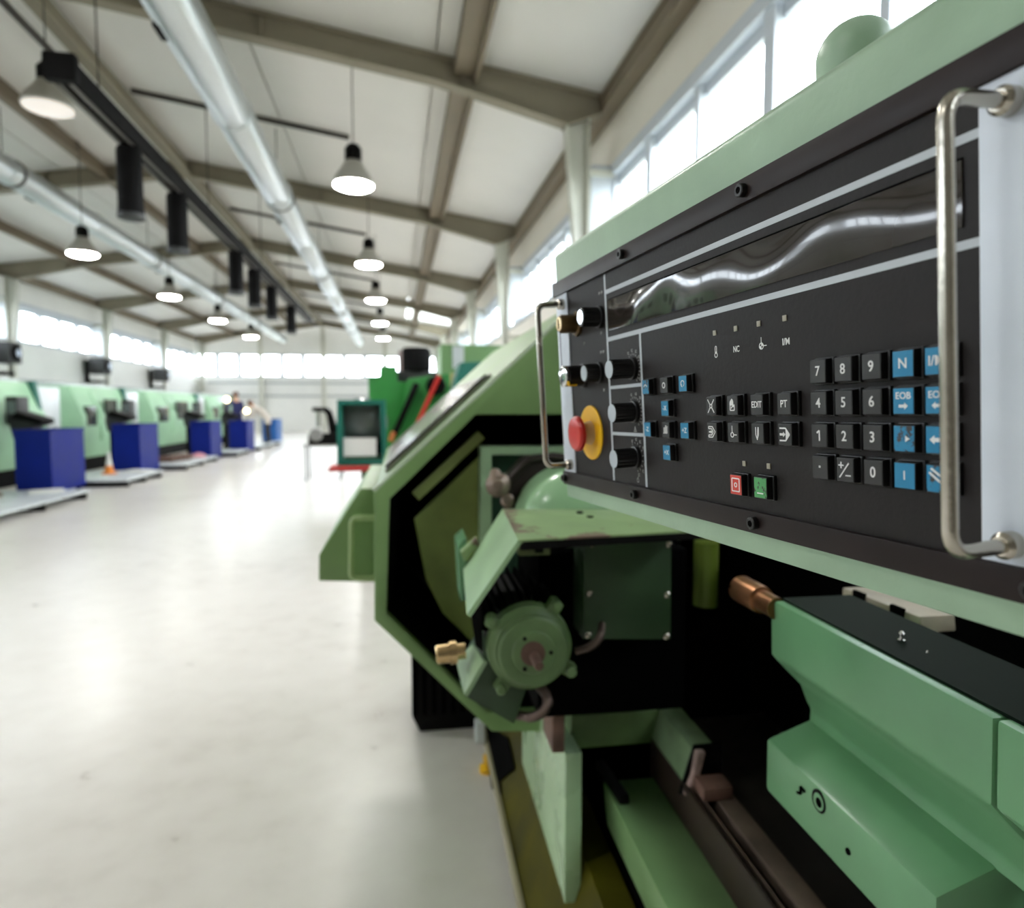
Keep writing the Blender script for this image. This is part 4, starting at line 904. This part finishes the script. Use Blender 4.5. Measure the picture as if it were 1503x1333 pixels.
# mode keys
mu, mv = (-132, -105.5, -78, -50.7), (0, -19.6)
k = key(mu[0], mv[0], 'black'); ks(k, [[(-4, -5), (-1, -1)], [(1, 1), (4, 5)], [(-4, 5), (-1, 1)], [(1, -1), (4, -5)], circ(0, 0, 1.4, 10)], .8)
k = key(mu[1], mv[0], 'black'); ks(k, [[(-2.2, -3.5), (-2.2, 2.5), (0, 4.6), (1.2, 3), (1.2, -1), (2.6, .6), (2.6, -3.5), (-2.2, -3.5)], [(-1, -2), (1, 0)]], .8, polys=[[(-2, 0), (-2, 2.5), (0, 4.5), (1, 3), (1, 0)]])
kt(key(mu[2], mv[0], 'black'), 'EDIT', 6.2, .82); kt(key(mu[3], mv[0], 'black'), 'PT', 6.6, .9)
k = key(mu[0], mv[1], 'black'); ks(k, [[(-4, -4), (1, -4), (4.5, 0), (1, 4), (-4, 4)], [(-4, 4), (-4, 2.4), (0, 2.4), (2, 0), (0, -2.4), (-4, -2.4), (-4, -4)], [(-3.4, 0), (0, 0)]], .8, polys=arrow(-3.5, .8, 0, 1.4))
k = key(mu[1], mv[1], 'black'); ks(k, [circ(-.8, -1.6, 1.7, 10), [(-.8, .2), (-.8, 5)], [(1, -1.6), (4.4, -1.6)]], .7)
k = key(mu[2], mv[1], 'black'); ks(k, [[(-1.6, 4.4), (-1.6, -1), (0, -4.4), (.8, 4.4)]], .7, polys=[[(.2, -4), (1.6, -1), (1.6, 4.4), (.6, 4.4)]])
k = key(mu[3], mv[1], 'black'); ks(k, [[(-4.6, 4), (1, 4)], [(-4.6, -4), (1, -4)], [(1, 4), (4.6, 0), (1, -4)]], 1.0, polys=arrow(-4.4, .8, 0, 1.7) + [[(1.2, 3.6), (4.4, 0), (1.2, -3.6)]])
# jog keys
ju, jv = (-234, -201.3, -171), (19, -.8, -19.4, -39)
k = key(ju[0], jv[0], 'torn', .95); ks(k, [circ(0, -1, 3, 8, 20, 160)], .8)
k = key(ju[1], jv[0], 'black', .95); ks(k, [circ(0, 0, 2.3, 12)], .9)
k = key(ju[2], jv[0], 'blue', .95); ks(k, [circ(0, 0, 2.6, 12, -60, 220), [(-2, -2.2), (-.4, -2.6)], [(-2, -2.2), (-1.6, -.4)]], .8)
kt(key(ju[1], jv[1], 'blue', .95), '-X', 6.2); kt(key(ju[0], jv[2], 'blue', .95), '-Z', 6.2)
k = key(ju[1], jv[2], 'black', .95); ks(k, [[(-4, -3), (-2.6, -3), (-2.6, 2), (-1.2, 2), (-1.2, -3), (0, -3), (.2, 4), (1.4, 4), (1.4, -3), (2.8, -3), (2.8, 3), (4, 3)]], .7)
kt(key(ju[2], jv[2], 'blue', .95), '+Z', 6.2); kt(key(ju[1], jv[3], 'blue', .95), '+X', 6.2)
k = key(-104.4, -57.6, 'red', 1.06); ks(k, [[(-4, -4.4), (4, -4.4), (4, 4.4), (-4, 4.4), (-4, -4.4)], circ(0, 0, 1.4, 10)], .8)
k = key(-76.9, -57, 'green', 1.06); ks(k, [[(-3, -3.6), (3, -3.6)]], .8)
# override knobs with printed scales
def knob(u, v, h, r, top, capm, scale=None):
    k = cp('rotary_knob', MB().rev(mm(u, v, 0), mm(u, v, 1), [(0, r * 1.18 / 1000), (.003, r * 1.18 / 1000), (.0035, r / 1000), (h / 1000 - .0005, r * .94 / 1000), (h / 1000, r * .9 / 1000)], 28), KEYB)
    cp('knob_cap', MB().rev(mm(u, v, h), mm(u, v, h + 1), [(0, top / 1000), (.0006, top / 1000)], 24), capm, k)
    for q in range(14):
        a_ = 2 * PI * q / 14; d_ = Vector((math.cos(a_), math.sin(a_), 0)) * (r * .97 / 1000)
        cp('grip_rib', MB().bar(mm(u, v, 4) + d_, mm(u, v, h - 1) + d_, .0012, .0012, up=(math.cos(a_ + 1.57), math.sin(a_ + 1.57), 0)), KEYB, k, smooth=False)
    if scale:
        mb = MB()
        for a_, rr, sz in scale:
            a_ = math.radians(a_); cu, cv = u + rr * math.cos(a_), v + rr * math.sin(a_)
            d_ = Vector((math.cos(a_), math.sin(a_), 0))
            mb.bar(mm(cu, cv, .1) - d_ * sz / 2000, mm(cu, cv, .1) + d_ * sz / 2000, .0008, .0002)
        cp('scale_marks', mb, GREY_INK, k, smooth=False)
    return k
tick = [(a_, 13.6, 2.2) for a_ in range(-60, 121, 15)]
knob(-263, 38, 25, 9, 8.4, KNOBTOP, tick); knob(-263, -3.5, 24, 9, 8.6, KNOBTOP, tick); knob(-264.4, -47.5, 24, 9, 8.6, KNOBTOP, [(a_, 13.6, 2.2) for a_ in range(-80, 131, 22)])
for s, a_ in (('40', 110), ('60', 78), ('70', 48), ('80', 20), ('90', -8), ('100', -38)):
    legend(s, -263 + 17.2 * math.cos(math.radians(a_)), -3.5 + 17.2 * math.sin(math.radians(a_)), 0, 4.2, GREY_INK, sx=.8)
for v0, angs in ((38, (118, 92, 64, 36, 10, -16, -38)), (-47.5, (118, 90, 62, 34, 6, -22, -48, -80))):
    for a_ in angs: strokes([], -263 + 17.2 * math.cos(math.radians(a_)), v0 + 17.2 * math.sin(math.radians(a_)), 0, m=GREY_INK, name='scale_figure', polys=[[(-1.5, -1.4), (-.4, -1.4), (-.4, 1.4), (-1.5, 1.4)], [(.3, -1.4), (1.6, -1.4), (1.6, -.6), (.3, -.6)], [(.3, .6), (1.6, .6), (1.6, 1.4), (.3, 1.4)]])
strokes([[(-3, -2), (3, -2)], [(-2, -2), (0, 3), (2, -2)], [(-1, 0), (1, 0)]], -264, -21.5 + .8, 0, .8, m=GREY_INK)
strokes([circ(0, 0, 2, 8), [(0, 2), (1.5, 4)]], -263, -70, 0, .8, m=GREY_INK)
# switches at the left end
knob(-333, 97, 22, 10, 7.5, CHROME); knob(-340, 39, 18, 9.5, 8, KNOBTOP)
ksw = knob(-383, 38.5, 22, 11.5, 10, CHROME)
cp('chrome_band', MB().rev(mm(-383, 38.5, 21), mm(-383, 38.5, 60), [(0, .0118), (.0008, .0121), (.0045, .0121), (.005, .0112)], 28), CHROME, ksw)
cp('pointer_mark', MB().box(mm(-381, 27, 12), mm(-375, 29, 22)), YELLOW, ksw)
kl = cp('key_lock', MB().rev(mm(-393, 98, 0), mm(-393, 98, 30), [(0, .013), (.003, .013), (.0035, .0105), (.021, .0105), (.0225, .0095), (.023, .009)], 28), BRONZE)
cp('lock_collar', MB().rev(mm(-393, 98, 0), mm(-393, 98, 30), [(.0, .0145), (.003, .0145), (.0042, .0125)], 8), BRONZE, kl)
cp('lock_face', MB().rev(mm(-393, 98, 23), mm(-393, 98, 30), [(0, .0082), (.0006, .008)], 24), BRASS, kl)
cp('lock_slot', MB().box(mm(-394, 93, 23.4), mm(-392, 103, 23.9)), PITCH, kl)
ch_ = MB()
for q in range(22):
    z_ = 90 - q * 2.6; ch_.rev(mm(-393, z_, 22.5), mm(-393, z_ - 2, 22.5), [(0, .0004), (.0005, .0009), (.0014, .0009), (.0019, .0004)], 6)
cp('bead_chain', ch_, BLACK, kl)
for (u, v) in ((-331, 121), (-325, 121), (-334, 60), (-328, 60), (-377, 74), (-331, 80), (-331, 20)):
    strokes([], u, v, 0, m=GREY_INK, name='scale_figure', polys=[[(-1.6, -1.6), (-.3, -1.6), (-.3, 1.6), (-1.6, 1.6)], [(.3, -.6), (1.7, -.6), (1.7, 1.6), (.3, 1.6)]])
es = cp('emergency_stop', MB().rev(mm(-369, -26, 0), mm(-369, -26, 60), [(0, .0305), (.0012, .0305), (.0018, .03)], 40), YELLOW)
cp('stop_stem', MB().rev(mm(-369, -26, 1.5), mm(-369, -26, 60), [(0, .0135), (.006, .012), (.016, .011)], 28), CREAM, es)
cp('stop_head', MB().rev(mm(-369, -26, 13), mm(-369, -26, 60), [(0, .012), (.001, .0175), (.003, .0195), (.006, .0195), (.0085, .0175), (.0095, .014), (.0098, .006)], 36), RED, es)
for v in (-52,): pass
# screws and handles
for u, v in ((-82, 146.5), (-267, 146.5), (-262.5, -83.5), (-81, -83.5), (-449, -83.5), (109, -83.5)):
    s = cp('bezel_screw', MB().rev(mm(u, v, 3.4), mm(u, v, 30), [(0, .0042), (.0004, .0046), (.0042, .0046), (.0048, .004), (.0048, .0024), (.003, .0024)], 18), KEYB)
    cp('hex_socket', MB().rev(mm(u, v, 7), mm(u, v, 30), [(0, .0024), (.0013, .0024)], 6), PITCH, s)
for u, nm in ((97.5, 'right'), (-432, 'left')):
    r, hh = (3.4 if nm == 'right' else 3.7), (38 if nm == 'right' else 34)
    h = cp('grab_handle', MB().tube(bend([mm(u, 126, 1), mm(u, 126, hh), mm(u, -66, hh), mm(u, -66, 1)], .011, 8), r / 1000, 18), STEEL)
    for v in (126, -66): cp('handle_boss', MB().rev(mm(u, v, 1.4), mm(u, v, 30), [(0, .0062), (.006, .0062), (.008, .0045)], 20), STEEL, h)
q = mm(-49, 195, -62)
cp('pivot_cap', MB().rev(q, q + mm(0, 60, 0), [(0, .0245), (.027, .0245)] + [(.027 + .0245 * math.sin(k / 8 * PI / 2), .0245 * math.cos(k / 8 * PI / 2) + .0004) for k in range(1, 9)], 32), G_CONSOLE)
